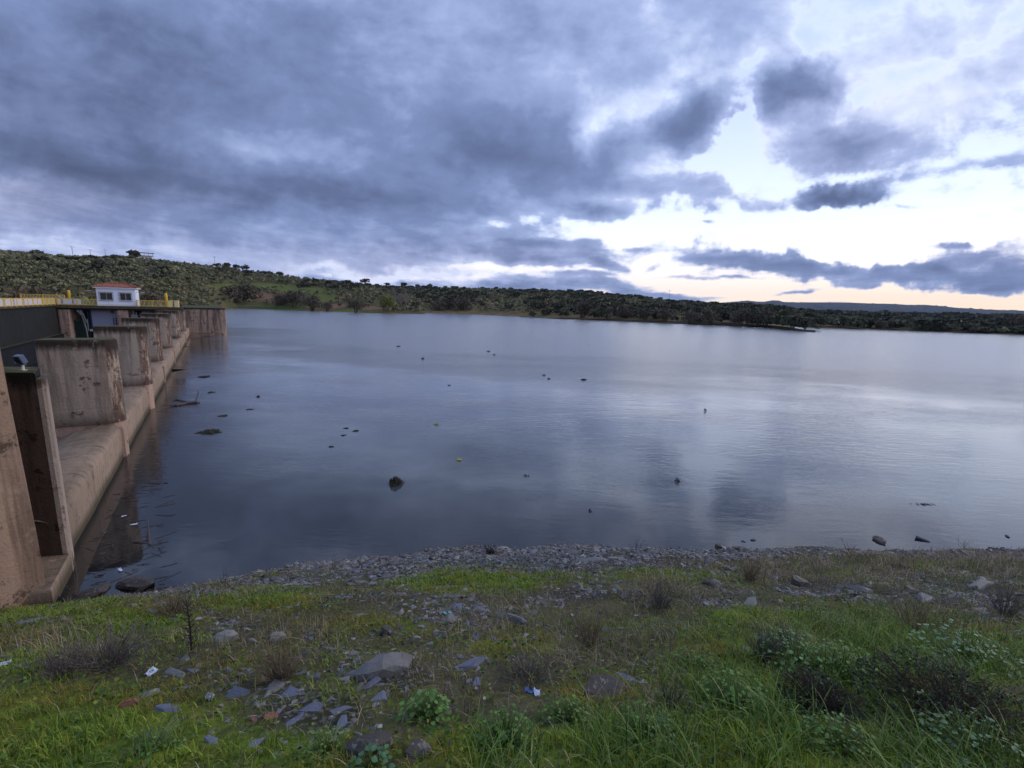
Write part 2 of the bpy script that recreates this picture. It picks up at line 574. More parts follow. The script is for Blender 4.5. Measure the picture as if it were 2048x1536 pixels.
    if nose:
        lk = T.mapr(T.vmath('DOT_PRODUCT', g.outputs['Normal'], (.89, .454, 0)), .05, .6)
        r1 = T.noise(T.comb(T.math('MULTIPLY', x, 5.0), T.math('MULTIPLY', y, 5.0), T.math('MULTIPLY', z, 1.1)), 1.0, 7, .72)
        c = T.mix(T.math('MULTIPLY', lk, T.mapr(r1, .43, .53, 0, .85)), c, srgb(76, 54, 46))
        c = T.mix(T.math('MULTIPLY', lk, T.mapr(r1, .60, .66, 0, .55)), c, srgb(190, 172, 160))
        c = T.mix(T.math('MULTIPLY', lk, T.mapr(T.math('ADD', z, T.math('MULTIPLY', r1, 1.2)), 4.35, 4.9, 0, .85)), c, srgb(52, 42, 38))
    mossn = T.mapr(T.noise(P, 4.5, 6, 0.7), 0.38, 0.62)
    mk = T.math('MULTIPLY', T.math('MULTIPLY', T.mapr(nz, 0.35, 0.9), mossn), moss)
    c = T.mix(mk, c, T.mix(fine, srgb(62, 66, 30), srgb(112, 112, 58)))
    c = T.mix(T.mapr(fine, 0.3, 0.75, 0.0, 0.3), c, T.mix(1.0, c, (0.6, 0.58, 0.56), 'MULTIPLY'))
    # casting joints
    jz = T.math('ABSOLUTE', T.math('SUBTRACT', T.math('FRACT', T.math('MULTIPLY', T.math('ADD', z, 0.35), 0.62)), 0.5))
    jl = T.math('MULTIPLY', T.mapr(jz, 0.0, 0.012, 0.45, 0.0), T.mapr(mid, 0.4, 0.6))
    c = T.mix(jl, c, tuple(v * 0.5 for v in dark))
    T.l.new(c, b.inputs['Base Color'])
    b.inputs['Roughness'].default_value = 0.9
    b.inputs['Specular IOR Level'].default_value = 0.25
    h = T.math('ADD', T.math('MULTIPLY', mid, 0.7), T.math('MULTIPLY', fine, 0.35))
    bump(T, b, h, 0.9, 0.06)
    return m


M_PIER = concrete_mat('pier_concrete', srgb(168, 152, 136), srgb(60, 48, 42), 4.7, moss=0.95, streak=0.85, low_z=1.45, nose=True)
M_ENDB = concrete_mat('end_block_concrete', srgb(150, 128, 114), srgb(40, 31, 28), 4.65, moss=0.9, streak=1.0, fade_len=9.0)
M_WALLN = concrete_mat('near_wall_concrete', srgb(144, 122, 104), srgb(58, 42, 32), 6.3, moss=0.9, streak=0.95, fade_len=12.0)
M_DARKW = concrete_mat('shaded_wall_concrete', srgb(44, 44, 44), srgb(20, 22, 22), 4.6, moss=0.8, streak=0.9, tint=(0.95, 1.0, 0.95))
M_COLM = concrete_mat('column_concrete', srgb(168, 142, 128), srgb(58, 38, 34), 4.6, moss=0.7, streak=0.8)
M_SILL = concrete_mat('crest_concrete', srgb(146, 126, 110), srgb(72, 58, 44), 1.4, moss=0.25, crest=True)
M_NOSE = concrete_mat('pale_arris_concrete', srgb(160, 146, 134), srgb(90, 74, 64), 4.7, moss=0.5, streak=0.5)
M_DARKP = concrete_mat('mossy_dark_concrete', srgb(92, 76, 66), srgb(34, 30, 20), 4.7, moss=1.0, streak=0.9)

# ------------------------------------------------------------------ the dam
SD = np.array([-0.553, 0.833])             # along the weir, away from the camera
ND = np.array([0.833, 0.553])              # towards the lake
A0 = np.array([-9.9, 8.8])


def wp(u, w):
    """weir coordinates: u metres along, w metres towards the lake from the upstream face"""
    p = A0 + SD * u + ND * w
    return (p[0], p[1])


def build_weir():
    root = empty('spillway_weir', (A0[0], A0[1], 0))
    tag(root, 'long low tan concrete overflow weir with a rounded crest running away between water and piers', 'weir')
    prof = [(0.0, -3.5), (0.0, 0.12), (0.0, 0.6), (-0.005, 1.05), (-0.03, 1.17), (-0.10, 1.26), (-0.24, 1.33), (-0.55, 1.36), (-0.9, 1.33), (-1.3, 1.21), (-1.75, 0.98), (-2.2, 0.64), (-2.7, 0.1), (-3.2, -0.6), (-3.9, -1.7), (-4.6, -3.0), (-4.7, -4.2)]
    us = [0.86] + list(np.arange(1.4, 80.0, 1.0)) + [80.3]
    V, F = [], []
    for i, u in enumerate(us):
        for (w, z) in prof:
            jit = 0.012 * sin(u * 1.7 + z * 3)
            x, y = wp(u, w + jit)
            V.append((x - A0[0], y - A0[1], z))
    m = len(prof)
    for i in range(len(us) - 1):
        for j in range(m - 1):
            F.append((i * m + j, i * m + j + 1, (i + 1) * m + j + 1, (i + 1) * m + j))
    mesh_np('crest', np.array(V), F, M_SILL, root, smooth=True)
    for u in [10.2, 19.6, 29.3, 41.2, 52.0, 64.8]:
        mb = MB()
        for (du, w0, w1, z0, z1) in ((0, -0.35, 0.09, -3, 1.24),):
            pts = [wp(u - .13, w0), wp(u - .13, w1), wp(u + .13, w1), wp(u + .13, w0)]
            mb.prism([(p[0] - A0[0], p[1] - A0[1]) for p in pts][::-1], z0, z1, 0.05, 0.08)
        mb.build('joint_rib', M_COLM, root)
    pts = [wp(-.75, -1.6), wp(-.75, .22), wp(.98, .22), wp(1.12, .02), wp(1.12, -1.6)]
    MB().prism([(p[0] - A0[0], p[1] - A0[1]) for p in pts][::-1], -3.5, .44, .03, .05).build('toe_block', M_SILL, root)
    return root


build_weir()


def pier_outline(L, W, ang):
    """a wall end with a round upstream nose; the nose reaches +x, the body runs to -x; local axes"""
    r = W / 2
    pts = [(-L, -r + 0.04), (-L + 0.05, -r)]
    pts += [(-r * 0.9, -r)]
    for k in range(0, 9):
        t = -pi / 2 + pi * k / 8
        pts.append((-r * 0.9 + r * 0.9 * cos(t), r * sin(t)))
    pts += [(-L + 0.05, r), (-L, r - 0.04)]
    ca, sa = cos(ang), sin(ang)
    out = []
    for i, (x, y) in enumerate(pts):
        if out and abs(out[-1][2] - x) + abs(out[-1][3] - y) < 1e-6:
            continue
        out.append((x * ca - y * sa, x * sa + y * ca, x, y))
    return [(a, b) for a, b, _, _ in out]


# nose tip of each pier, measured from the photograph on the plane of the pier tops
noses = [(-15.55, 17.6), (-20.6, 25.35), (-27.3, 34.9), (-33.4, 44.0), (-40.3, 54.6), (-47.6, 65.6)]
plabels = [
    'largest stained concrete pier with a spalled dark foot and rust marks on its rounded nose',
    'second concrete pier behind the largest one, with a dark patch of debris at its foot',
    'third concrete pier counted from the near wall, pale streaks peeling down its nose',
    'fourth concrete pier of the row, half hidden behind the peeling third pier',
    'fifth concrete pier of the row, a dark mossy strip under its top',
    'last small concrete pier of the row, standing next to the tall end block']
for i, (nx_, ny_) in enumerate(noses):
    root = empty('spillway_pier', (nx_, ny_, 0))
    tag(root, plabels[i], 'pier', 'concrete piers standing on the weir')
    ang = radians(27)
    mb = MB()
    mb.prism(pier_outline(2.2, 0.95, ang), 1.42, 4.7, 0.05, 0.07)
    mb.build('shaft', M_PIER, root, bevel=0.0)
    mb = MB()
    foot = [(p[0] * 0.97 - 0.03 * cos(ang), p[1] * 0.97 - 0.03 * sin(ang)) for p in pier_outline(2.25, 0.9, ang)]
    mb.prism(foot, -3.5, 1.44)
    mb.build('footing', M_COLM, root)


def build_near_pier():
    root = empty('spillway_pier', (-10.2, 9.55, 0))
    tag(root, 'dark mossy pier with a pale front edge, nearest the camera beside the tan wall', 'pier', 'concrete piers standing on the weir')
    mb = MB()
    a = radians(12)
    ca, sa = cos(a), sin(a)

    def loc(x, y):
        return (x * ca - y * sa, x * sa + y * ca)
    mb.prism([loc(-3.2, -0.02), loc(-0.062, -0.02), loc(-0.60, .9), loc(-3.2, .9)], -3.2, 4.7, 0.04, 0.06)
    mb.build('shaft', M_DARKP, root)
    mb = MB()
    mb.prism([loc(-0.06, -0.03), loc(0.02, -.01), loc(0.055, 0.04), loc(-0.45, .86), loc(-0.50, .88)], -3.2, 4.55)
    mb.build('edge_strip', M_NOSE, root)


build_near_pier()


def build_near_wall():
    root = empty('abutment_wall', (-9.7, 8.5, 0))
    tag(root, 'tall tan concrete wall with brown run-off stains cut off by the left edge of the photo', 'wall')
    n = 40
    mb = MB()
    # lake face runs towards the camera side; gently battered
    V, F = [], []
    ys = [0.0, -0.05] + [-0.5 * k for k in range(1, 24)]
    zs = [-3.4, -1.5, 0, 1.5, 3.0, 4.5, 5.6, 6.05, 6.15]
    for j, yy in enumerate(ys):
        for z in zs:
            bat = 0.02 * (6.15 - z)
            x = bat + 0.02 * sin(yy * 2.1 + z) + (-0.05 if z == 6.15 else 0) + (-.05 if j == 0 else 0)
            V.append((x, yy + (-0.04 if z == 6.15 and j < 2 else 0), z))
    m = len(zs)
    for j in range(len(ys) - 1):
        for k in range(m - 1):
            F.append((j * m + k, j * m + k + 1, (j + 1) * m + k + 1, (j + 1) * m + k))
    # return face towards the channel and top
    b = len(V)
    for k, z in enumerate(zs):
        V.append((-9.0, 3.4, z))
    for k in range(m - 1):
        F.append((b + k, b + k + 1, k + 1, k))
    b2 = len(V)
    for j, yy in enumerate(ys):
        V.append((-9.0, min(yy, 3.4) if j else 3.4, 6.15))
    for j in range(len(ys) - 1):
        F.append((j * m + m - 1, b2 + j, b2 + j + 1, (j + 1) * m + m - 1))
    mesh_np('face', np.array(V), F, M_WALLN, root)
    mb = MB()
    mb.box(-0.02, 0.045, -0.62, -0.5, -3.4, 5.9)
    mb.build('joint_strip', M_COLM, root)


build_near_wall()

# gate structure plane at Y = 76, opposite side wall of the channel and the far end block
GANG = radians(25)
GE = np.array([cos(GANG), sin(GANG)])
GP = np.array([-55.2, 74.3])


def gate_t(px):
    d = pray(px, 607)
    # solve GP + GE t = d k
    k, t = np.linalg.solve(np.array([[d[0], -GE[0]], [d[1], -GE[1]]]), GP)
    return t


GT0 = gate_t(111)
GO = GP + GE * GT0                         # corner where the gates meet the channel wall


def PX(px):
    return gate_t(px) - GT0


def gpt(px, back=0.0):
    p = GO + GE * PX(px) + np.array([-GE[1], GE[0]]) * back
    return (float(p[0]), float(p[1]))




def build_channel_wall():
    root = empty('channel_wall', (GO[0], GO[1], 0))
    tag(root, 'dark mossy channel wall in shade beyond the piers at the left edge', 'wall')
    L = 62
    mb = MB()
    # local frame: along -SD towards the camera
    d = -SD
    nrm = np.array([ND[0], ND[1]])

    def q(t, w):
        p = d * t + nrm * w
        return (p[0], p[1])
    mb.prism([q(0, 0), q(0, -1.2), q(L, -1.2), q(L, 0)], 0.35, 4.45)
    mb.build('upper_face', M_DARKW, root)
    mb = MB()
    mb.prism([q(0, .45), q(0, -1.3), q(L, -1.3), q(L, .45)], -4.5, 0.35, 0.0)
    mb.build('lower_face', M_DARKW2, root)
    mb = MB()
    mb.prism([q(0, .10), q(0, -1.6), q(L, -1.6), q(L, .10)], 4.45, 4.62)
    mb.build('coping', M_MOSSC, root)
    return root


M_DARKW2 = concrete_mat('navy_dark_concrete', srgb(34, 36, 42), srgb(18, 20, 24), 0.4, moss=0.9, streak=0.6)  # darker, slightly bluish concrete below the ledge
M_MOSSC = concrete_mat('mossy_coping', srgb(92, 86, 66), srgb(44, 42, 30), 4.62, moss=1.0, streak=0.5, top_dark=.3)
build_channel_wall()


def build_end_block():
    a = np.array([-54.6, 74.3])
    b_ = np.array([-48.85, 77.0])
    root = empty('end_block', (a[0], a[1], 0))
    tag(root, 'large streaked concrete end block rising from the water at the far end of the weir', 'abutment block')
    e = (b_ - a) / np.linalg.norm(b_ - a)
    L = np.linalg.norm(b_ - a)
    back = np.array([-0.575, 0.818])
    pts = [(0, 0), (L - 0.8, 0)]
    for k in range(1, 6):
        t = -pi / 2 + pi / 2 * k / 5
        pts.append((L - 0.8 + 0.8 * cos(t), 0.8 + 0.8 * sin(t)))
    pts += [(L, 24), (0, 24)]
    W = [tuple(e * x + back * y) for x, y in pts]
    mb = MB()
    mb.prism(W, -3.5, 4.62, 0.08, 0.10)
    mb.build('block', M_ENDB, root)
    mb = MB()
    mb.prism([tuple(e * x + back * y) for x, y in [(0.0, -0.06), (L - .9, -0.06), (L - .9, .02), (0.0, .02)]], 0.55, 0.68)
    mb.build('tide_ledge', M_COLM, root)
    mb = MB()
    gx = [(0.3, 1.2), (L - .5, 1.2), (L - .5, 23), (0.3, 23)]
    return root


build_end_block()

# materials of the gate structure
M_YEL = simple_mat('yellow_paint', srgb(214, 166, 36), 0.5, var=0.25, scale=5)
M_YELP = simple_mat('faded_yellow_paint', srgb(206, 190, 130), 0.6, var=0.2, scale=4)
M_WHT = simple_mat('white_paint', srgb(214, 216, 228), 0.7, var=0.06, scale=2)
M_WPAN = simple_mat('white_panel', srgb(196, 190, 190), 0.6, var=0.12, scale=6)
M_TILE = None
M_GREEN = simple_mat('dark_green_steel', srgb(30, 50, 44), 0.45, var=0.3, scale=4)
M_STEEL = simple_mat('grey_steel', srgb(120, 122, 120), 0.5, metal=0.3, var=0.3, scale=5)
M_DSTEEL = simple_mat('dark_steel', srgb(22, 25, 34), 0.4, metal=0.3, var=0.3, scale=5)
M_LILAC = simple_mat('gate_leaf_paint', srgb(142, 142, 164), 0.55, var=0.07, scale=.6)
M_CREAM = simple_mat('cream_steel', srgb(178, 176, 168), 0.6, var=0.2, scale=4)
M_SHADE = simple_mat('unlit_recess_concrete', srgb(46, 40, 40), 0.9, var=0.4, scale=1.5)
M_NAVY = simple_mat('navy_steel', srgb(30, 38, 66), 0.5, var=0.3, scale=2)


def tile_mat():
    m, T, b, out = new_mat('roof_tiles')
    tc = T.n.new('ShaderNodeTexCoord')
    x, y, z = T.sep(tc.outputs['Object'])
    n = T.noise(tc.outputs['Object'], 3, 5, .7)
    c = T.mix(n, srgb(96, 50, 38), srgb(164, 92, 70))
    T.l.new(c, b.inputs['Base Color'])
    b.inputs['Roughness'].default_value = 0.85
    return m


M_TILE = tile_mat()
M_GLASS, T_, b_, _o = new_mat('window_glass')
b_.inputs['Base Color'].default_value = (0.02, 0.025, 0.04, 1)
b_.inputs['Roughness'].default_value = 0.12
_n = T_.noise(T_.n.new('ShaderNodeTexCoord').outputs['Object'], 2.0, 2)
bump(T_, b_, _n, 0.05, 0.02)




def build_gates():
    root = empty('gate_bridge', (GO[0], GO[1], 0), GANG)
    tag(root, 'concrete gate structure with pillars, steel gates and a narrow deck under the white hut', 'sluice gate')
    ox = 0.0
    # deck slab and edge beam
    mb = MB()
    mb.box(-.4, PX(357), -0.15, 5.0, 4.22, 4.60)
    mb.build('deck_slab', M_MOSSC, root)
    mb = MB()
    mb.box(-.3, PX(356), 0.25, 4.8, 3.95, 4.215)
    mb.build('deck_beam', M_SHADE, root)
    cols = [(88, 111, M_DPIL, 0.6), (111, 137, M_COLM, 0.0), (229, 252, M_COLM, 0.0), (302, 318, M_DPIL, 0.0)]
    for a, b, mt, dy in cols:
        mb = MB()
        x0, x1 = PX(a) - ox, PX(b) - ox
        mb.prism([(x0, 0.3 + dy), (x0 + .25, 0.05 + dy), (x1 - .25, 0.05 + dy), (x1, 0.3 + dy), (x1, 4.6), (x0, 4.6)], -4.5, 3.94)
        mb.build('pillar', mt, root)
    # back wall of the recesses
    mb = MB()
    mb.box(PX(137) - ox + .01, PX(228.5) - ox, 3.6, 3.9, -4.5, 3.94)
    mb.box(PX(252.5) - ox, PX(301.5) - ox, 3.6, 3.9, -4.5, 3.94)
    mb.build('recess_wall', M_SHADE, root)
    # dark green hoist gate in the first recess
    g = MB()
    x0, x1 = PX(138) - ox, PX(157) - ox
    g.box(x0, x1, 0.9, 1.05, -3.5, 2.1)
    gate = g.build('green_gate', M_GREEN, root)
    g = MB()
    for z in (2.1, 0.9, -0.4):
        g.box(x0 - .02, x1 + .05, 0.72, 0.88, z, z + .22)
    for k in range(3):
        xx = x0 + (x1 - x0) * (k + .5) / 3
        g.box(xx - .05, xx + .05, 0.78, 0.87, -3.5, 2.05)
    g.build('stiffener', M_GREEN, gate)
    g = MB()
    g.tube([(PX(156) - ox, .5, 3.9), (PX(163) - ox, .5, 1.0), (PX(165) - ox, .5, -3)], .11, 8)
    g.tube([(PX(150) - ox, .4, 3.8), (PX(157) - ox, .4, 3.3)], .16, 8)
    g.box(PX(156) - ox, PX(160) - ox, .2, .6, 3.1, 3.8)
    g.tube([(PX(161) - ox, .35, 3.5), (PX(166) - ox, .35, 2.0)], .07, 6)
    g.build('hoist', M_STEEL, root)
    # lilac gate leaf with its cream frame
    g = MB()
    g.box(PX(171.5) - ox, PX(228) - ox, 1.5, 1.7, 0.78, 3.90)
    leaf = g.build('gate_leaf', M_LILAC, root)
    g = MB()
    g.box(PX(167.5) - ox, PX(171.3) - ox, 1.42, 1.75, 1.0, 3.85)
    g.build('leaf_edge', M_NAVY, leaf)
    g = MB()
    g.box(PX(163.5) - ox, PX(166) - ox, 1.0, 1.38, 0.95, 2.5)
    g.box(PX(163.5) - ox, PX(228) - ox, 1.0, 1.42, 0.62, 0.94)
    g.build('cream_frame', M_CREAM, root)
    g = MB()
    for k in range(4):
        xx = PX(216) - ox + k * 0.36
        g.box(xx - .03, xx + .03, 1.36, 1.42, 1.3, 2.7)
    for k in range(4):
        z = 1.45 + k * .38
        g.box(PX(215) - ox, PX(227.5) - ox, 1.43, 1.48, z, z + .06)
    g.build('ladder_cage', M_DSTEEL, root)
    g = MB()
    g.box(PX(214) - ox, PX(217.5) - ox, 1.2, 1.48, 3.5, 3.8)
    g.build('camera_box', M_DSTEEL, root)
    g = MB()
    g.box(PX(275) - ox, PX(301) - ox, 1.5, 1.7, 1.0, 3.8)
    g.build('gate_leaf', M_LILAC, root)
    g = MB()
    g.tube([(PX(262) - ox, .6, 3.9), (PX(262) - ox, .6, 0.5)], .10, 8)
    g.box(PX(257) - ox, PX(270) - ox, .5, 1.1, 2.6, 3.3)
    g.tube([(PX(268) - ox, .5, 3.7), (PX(266) - ox, .5, 1.2)], .06, 6)
    g.build('hoist', M_STEEL, root)
    g = MB()
    g.box(PX(166.2) - ox, PX(167.3) - ox, 0.9, 1.2, -3.8, 3.9)
    g.build('guide_rail', M_NAVY, root)


M_DPIL = concrete_mat('rusty_dark_concrete', srgb(88, 62, 56), srgb(36, 26, 26), 4.6, moss=0.6, streak=0.9)
build_gates()


def build_hut():
    x0, x1 = PX(196), PX(272)
    DZ = 4.60
    hc = GO + GE * (x0 + x1) / 2
    root = empty('control_hut', (hc[0], hc[1], DZ), GANG + radians(5))
    tag(root, 'small white hut with a red tiled hip roof and two barred windows on the dam', 'hut')
    hw = (x1 - x0) / 2
    H = 2.72
    D = 2.6
    # front wall built round the window openings
    wins = [(-hw * .84, -hw * .20, .90, 2.02), (hw * .17, hw * .77, .90, 2.02)]
    mb = MB()
    yb = 0.22
    xs = [-hw, wins[0][0], wins[0][1], wins[1][0], wins[1][1], hw]
    mb.box(-hw, hw, 0, yb, 0.02, wins[0][2])
    mb.box(-hw, hw, 0, yb, wins[0][3], H)
    for a, b in ((xs[0], xs[1]), (xs[2], xs[3]), (xs[4], xs[5])):
        mb.box(a, b, 0, yb, wins[0][2], wins[0][3])
    mb.box(-hw, -hw + .22, yb, D, 0.02, H)
    mb.box(hw - .22, hw, yb, D, 0.02, H)
    mb.box(-hw + .22, hw - .22, D - .22, D, 0.02, H)
    mb.build('wall', M_WHT, root)
    mb = MB()
    mb.box(-hw - .02, hw + .02, -.03, .0, 0.02, .28)
    mb.build('plinth', M_WPAN, root)
    mb = MB()
    mb.box(-hw - .28, hw + .28, -.3, D + .3, H, H + .12)
    mb.build('eaves', M_WHT, root)
    # hip roof with barrel tile rows
    rz = H + .12
    e = .36
    rh = .62
    R0, R1 = -hw * .48, hw * .42
    V, F = [], []
    N = 56
    for side in (0, 1):
        yy0 = -e if side == 0 else D + e
        ym = D / 2
        base = len(V)
        for i in range(N + 1):
            t = i / N
            xb = -hw - e + (2 * hw + 2 * e) * t
            xt = min(max(xb, R0), R1)
            ph = cos(t * N * pi * 0.62)
            hgt = .045 * ph
            # how far up this tile row can run before the hip cuts it
            if xb < R0:
                s = (xb + hw + e) / (R0 + hw + e)
            elif xb > R1:
                s = (hw + e - xb) / (hw + e - R1)
            else:
                s = 1
            V.append((xb, yy0, rz + hgt + .05))
            V.append((xb, yy0 + (ym - yy0) * s, rz + rh * s + hgt + .05))
        for i in range(N):
            a = base + 2 * i
            F.append((a, a + 2, a + 3, a + 1) if side == 0 else (a, a + 1, a + 3, a + 2))
    for sx, Rr in ((-1, R0), (1, R1)):
        base = len(V)
        V += [(sx * (hw + e), -e, rz + .05), (sx * (hw + e), D + e, rz + .05), (Rr, D / 2, rz + rh + .05)]
        F.append((base, base + 1, base + 2) if sx > 0 else (base + 1, base, base + 2))
    roof = mesh_np('roof', np.array(V), F, M_TILE, root)
    mb = MB()
    mb.tube([(R0, D / 2, rz + rh + .07), (R1, D / 2, rz + rh + .07)], .09, 8)
    for (cx_, cy_) in ((-1, -e), (1, -e), (-1, D + e), (1, D + e)):
        mb.tube([(cx_ * (hw + e), cy_, rz + .08), (R0 if cx_ < 0 else R1, D / 2, rz + rh + .07)], .08, 8)
    mb.build('ridge_tiles', M_TILE, roof)
    for (a, b, z0, z1) in wins:
        w = MB()
        fr = .06
        w.box(a, b, .10, .16, z0, z0 + fr).box(a, b, .10, .16, z1 - fr, z1)
        w.box(a, a + fr, .10, .16, z0 + fr, z1 - fr).box(b - fr, b, .10, .16, z0 + fr, z1 - fr)
        w.box((a + b) / 2 - .03, (a + b) / 2 + .03, .10, .16, z0 + fr, z1 - fr)
        win = w.build('window', M_WPAN, root)
        p = MB().box(a + fr, b - fr, .125, .135, z0 + fr, z1 - fr).build('pane', M_GLASS, win)
        gb = MB()
        for k in range(13):
            xx = a - .1 + (b - a + .2) * k / 12
            gb.box(xx - .012, xx + .012, -.10, -.08, z0 - .12, z1 + .12)
        for z in (z0 - .1, z0 + .35, z1 - .35, z1 + .08):
            gb.box(a - .14, b + .14, -.115, -.10, z - .018, z + .018)
        gb.box(a - .14, a - .11, -.10, 0.0, z1 + .02, z1 + .06).box(b + .11, b + .14, -.10, 0.0, z1 + .02, z1 + .06)
        gb.build('grille', M_DSTEEL, win)
        w = MB().box(a - .08, b + .08, -.06, .0, z0 - .07, z0 - .005)
        w.build('sill', M_WHT, win)
    for sx in (-1, 1):
        lb = MB()
        lb.tube([(sx * hw, .3, 2.15), (sx * (hw + .5), .15, 2.3), (sx * (hw + .75), .05, 2.28)], .03, 6)
        lb.box(sx * (hw + .95) - .22, sx * (hw + .95) + .22, -.08, .14, 2.18, 2.27)
        lb.build('wall_lamp', M_CREAM, root)
    for xx in (-1.0, 1.55):
        MB().box(xx - .02, xx + .02, -.055, -.03, .05, .72).build('drain_pipe', M_WPAN, root)


build_hut()


def railing(xa, xb, y, z, label, panels, spacing=0.17, pw=0.05, posts=None, y2=None, h=1.02):
    """a run of yellow railing from xa to xb; panels: list of (from, to) fractions filled with white boards"""
    root = empty('railing', (xa, y, z))
    tag(root, label, 'railing', 'yellow railings along the dam deck')
    L = sqrt((xb - xa) ** 2 + ((y2 if y2 is not None else y) - y) ** 2)
    ang = atan2(((y2 if y2 is not None else y) - y), xb - xa)
    root.rotation_euler = (0, 0, ang)
    MB().box(0, L, -.035, .035, h - .08, h).build('top_rail', M_YEL, root)
    MB().box(0, L, -.03, .03, .10, .16).build('bottom_rail', M_YEL, root)
    npost = max(2, int(L / 1.9) + 1)
    for i in range(npost):
        x = pw + (L - 2 * pw) * i / (npost - 1)
        MB().box(x - pw, x + pw, -.06, .06, 0.005, h + .03).build('post', M_YEL, root)
    inpan = [(a * L, b * L) for a, b in panels]
    for a, b in inpan:
        MB().box(a + .06, b - .06, -.012, .012, .17, h - .09).build('board', M_WPAN, root)
    k = 0
    x = spacing
    nb = 0
    while x < L - .08:
        if not any(a <= x <= b for a, b in inpan):
            MB().box(x - .022, x + .022, -.025, .025, .165, h - .085).build('baluster', M_YELP, root)
        x += spacing
    return root


def rail_gate(pa, pb, back, label, panels, **kw):
    a, b = gpt(pa, back), gpt(pb, back)
    railing(a[0], b[0], a[1], 4.602, label, panels, y2=b[1], **kw)


rail_gate(114, 195.5, .05, 'yellow railing with two white boards and open bars left of the white hut', [(0.0, .11), (.13, .38), (.40, .60)])
rail_gate(272.8, 335, .05, 'yellow railing of open bars between the white hut and the far post', [])
rail_gate(342, 351, .3, 'short last piece of railing between the two pale end posts', [])
_d = -SD


def rail_wall(t0, t1, label, panels, **kw):
    a, b = GO + _d * t0, GO + _d * t1
    railing(a[0], b[0], a[1], 4.622, label, panels, y2=b[1], **kw)


rail_wall(6.3, .2, 'railing of open bars at the corner of the dark channel wall', [])
rail_wall(26, 6.5, 'railing with large white boards on top of the dark channel wall at the left edge', [(.0, .12), (.14, .28), (.30, .44), (.46, .62), (.64, .80), (.82, .99)])
rail_gate(4, 100, 5.0, 'rear yellow railing on the far side of the deck', [], h=1.5)

for px, lab in ((138.5, 'tall yellow round topped post left of the white hut'), (332.5, 'tall yellow post at the right end of the deck railing')):
    q_ = gpt(px, .35)
    root = empty('davit_post', (q_[0], q_[1], 4.6), GANG)
    tag(root, lab, 'post', 'tall yellow posts on the deck')
    MB().tube([(0, 0, 0), (0, 0, 1.9), (0.0, 0, 2.15), (0.0, 0, 2.25)], [.17, .17, .15, .08], 12).build('pole', M_YEL, root, smooth=True)
    MB().box(-.28, .28, -.2, .2, 0.0, .06).build('base_plate', M_YEL, root)
for px, lab in ((339.5, 'wide pale yellow end post next to the tall yellow post'), (352.5, 'last pale yellow end post beside the end block')):
    q_ = gpt(px, .35)
    root = empty('end_post', (q_[0], q_[1], 4.6), GANG)
    tag(root, lab, 'post', 'pale end posts of the deck')
    MB().box(-.28, .28, -.25, .25, 0, 1.0).build('shaft', M_YELP, root, bevel=.02)
    MB().box(-.32, .32, -.29, .29, 1.0, 1.08).build('cap', M_YELP, root, bevel=.015)


def build_floodlight():
    o = at_y(44, 742, 9.75)
    root = empty('floodlight', (o[0] + .02, 9.75, 4.7), radians(-8))
    tag(root, 'blue grey floodlight on a bracket standing on the dark mossy near pier', 'floodlight')
    MB().tube([(0, 0, 0), (0, 0, .12)], .035, 8).build('stem', M_CREAM, root)
    MB().box(-.07, .07, -.04, .04, 0.0, .012).build('foot', M_CREAM, root)
    br = MB()
    br.tube([(-.10, 0, .22), (-.10, 0, .13), (.10, 0, .13), (.10, 0, .22)], .012, 6)
    br.build('bracket', M_FLB, root)
    a = radians(28)
    ax = np.array([1, 0, 0.0])
    ay = np.array([0, cos(a), sin(a)])
    az = np.array([0.18, -sin(a), cos(a)])
    az /= np.linalg.norm(az)
    h = MB().obox((0.03, .0, .15), ax, ay, az, .17, .09, .22)
    hd = h.build('housing', M_FLB, root, bevel=.012)
    h = MB().obox(np.array((0.03, .0, .15)) - ay * .052 + az * .02, ax, ay, az, .14, .012, .18)
    h.build('lens', M_GLASS, hd)
    h = MB().obox((-.045, .01, .10), ax, ay, az, .13, .10, .10)
    h.build('driver_box', M_FLB2, root, bevel=.015)
    h = MB()
    for k in range(5):
        h.obox(np.array((0.03, .0, .15)) + ay * .056 + ax * (-.06 + .03 * k), ax, ay, az, .008, .03, .2)
    h.build('fins', M_FLB, hd)


M_FLB = simple_mat('floodlight_grey', srgb(78, 88, 112), 0.4, var=.15)
M_FLB2 = simple_mat('floodlight_blue', srgb(82, 104, 158), 0.4, var=.15)
build_floodlight()

# ------------------------------------------------------------------ ground, lake and hills
SHX = np.array([-60, -25, -14, -9.7, -8.6, -7.7, -6.0, -4.7, -1.5, 2.5, 6.6, 10.9, 14.6, 30, 60.0])
SHY = np.array([4.0, 5.5, 7.0, 7.75, 8.4, 8.8, 9.6, 10.25, 10.95, 11.4, 11.4, 11.6, 11.8, 13, 16.0])


def shore_y(x):
    return np.interp(x, SHX, SHY)


BANKZ = 4.75


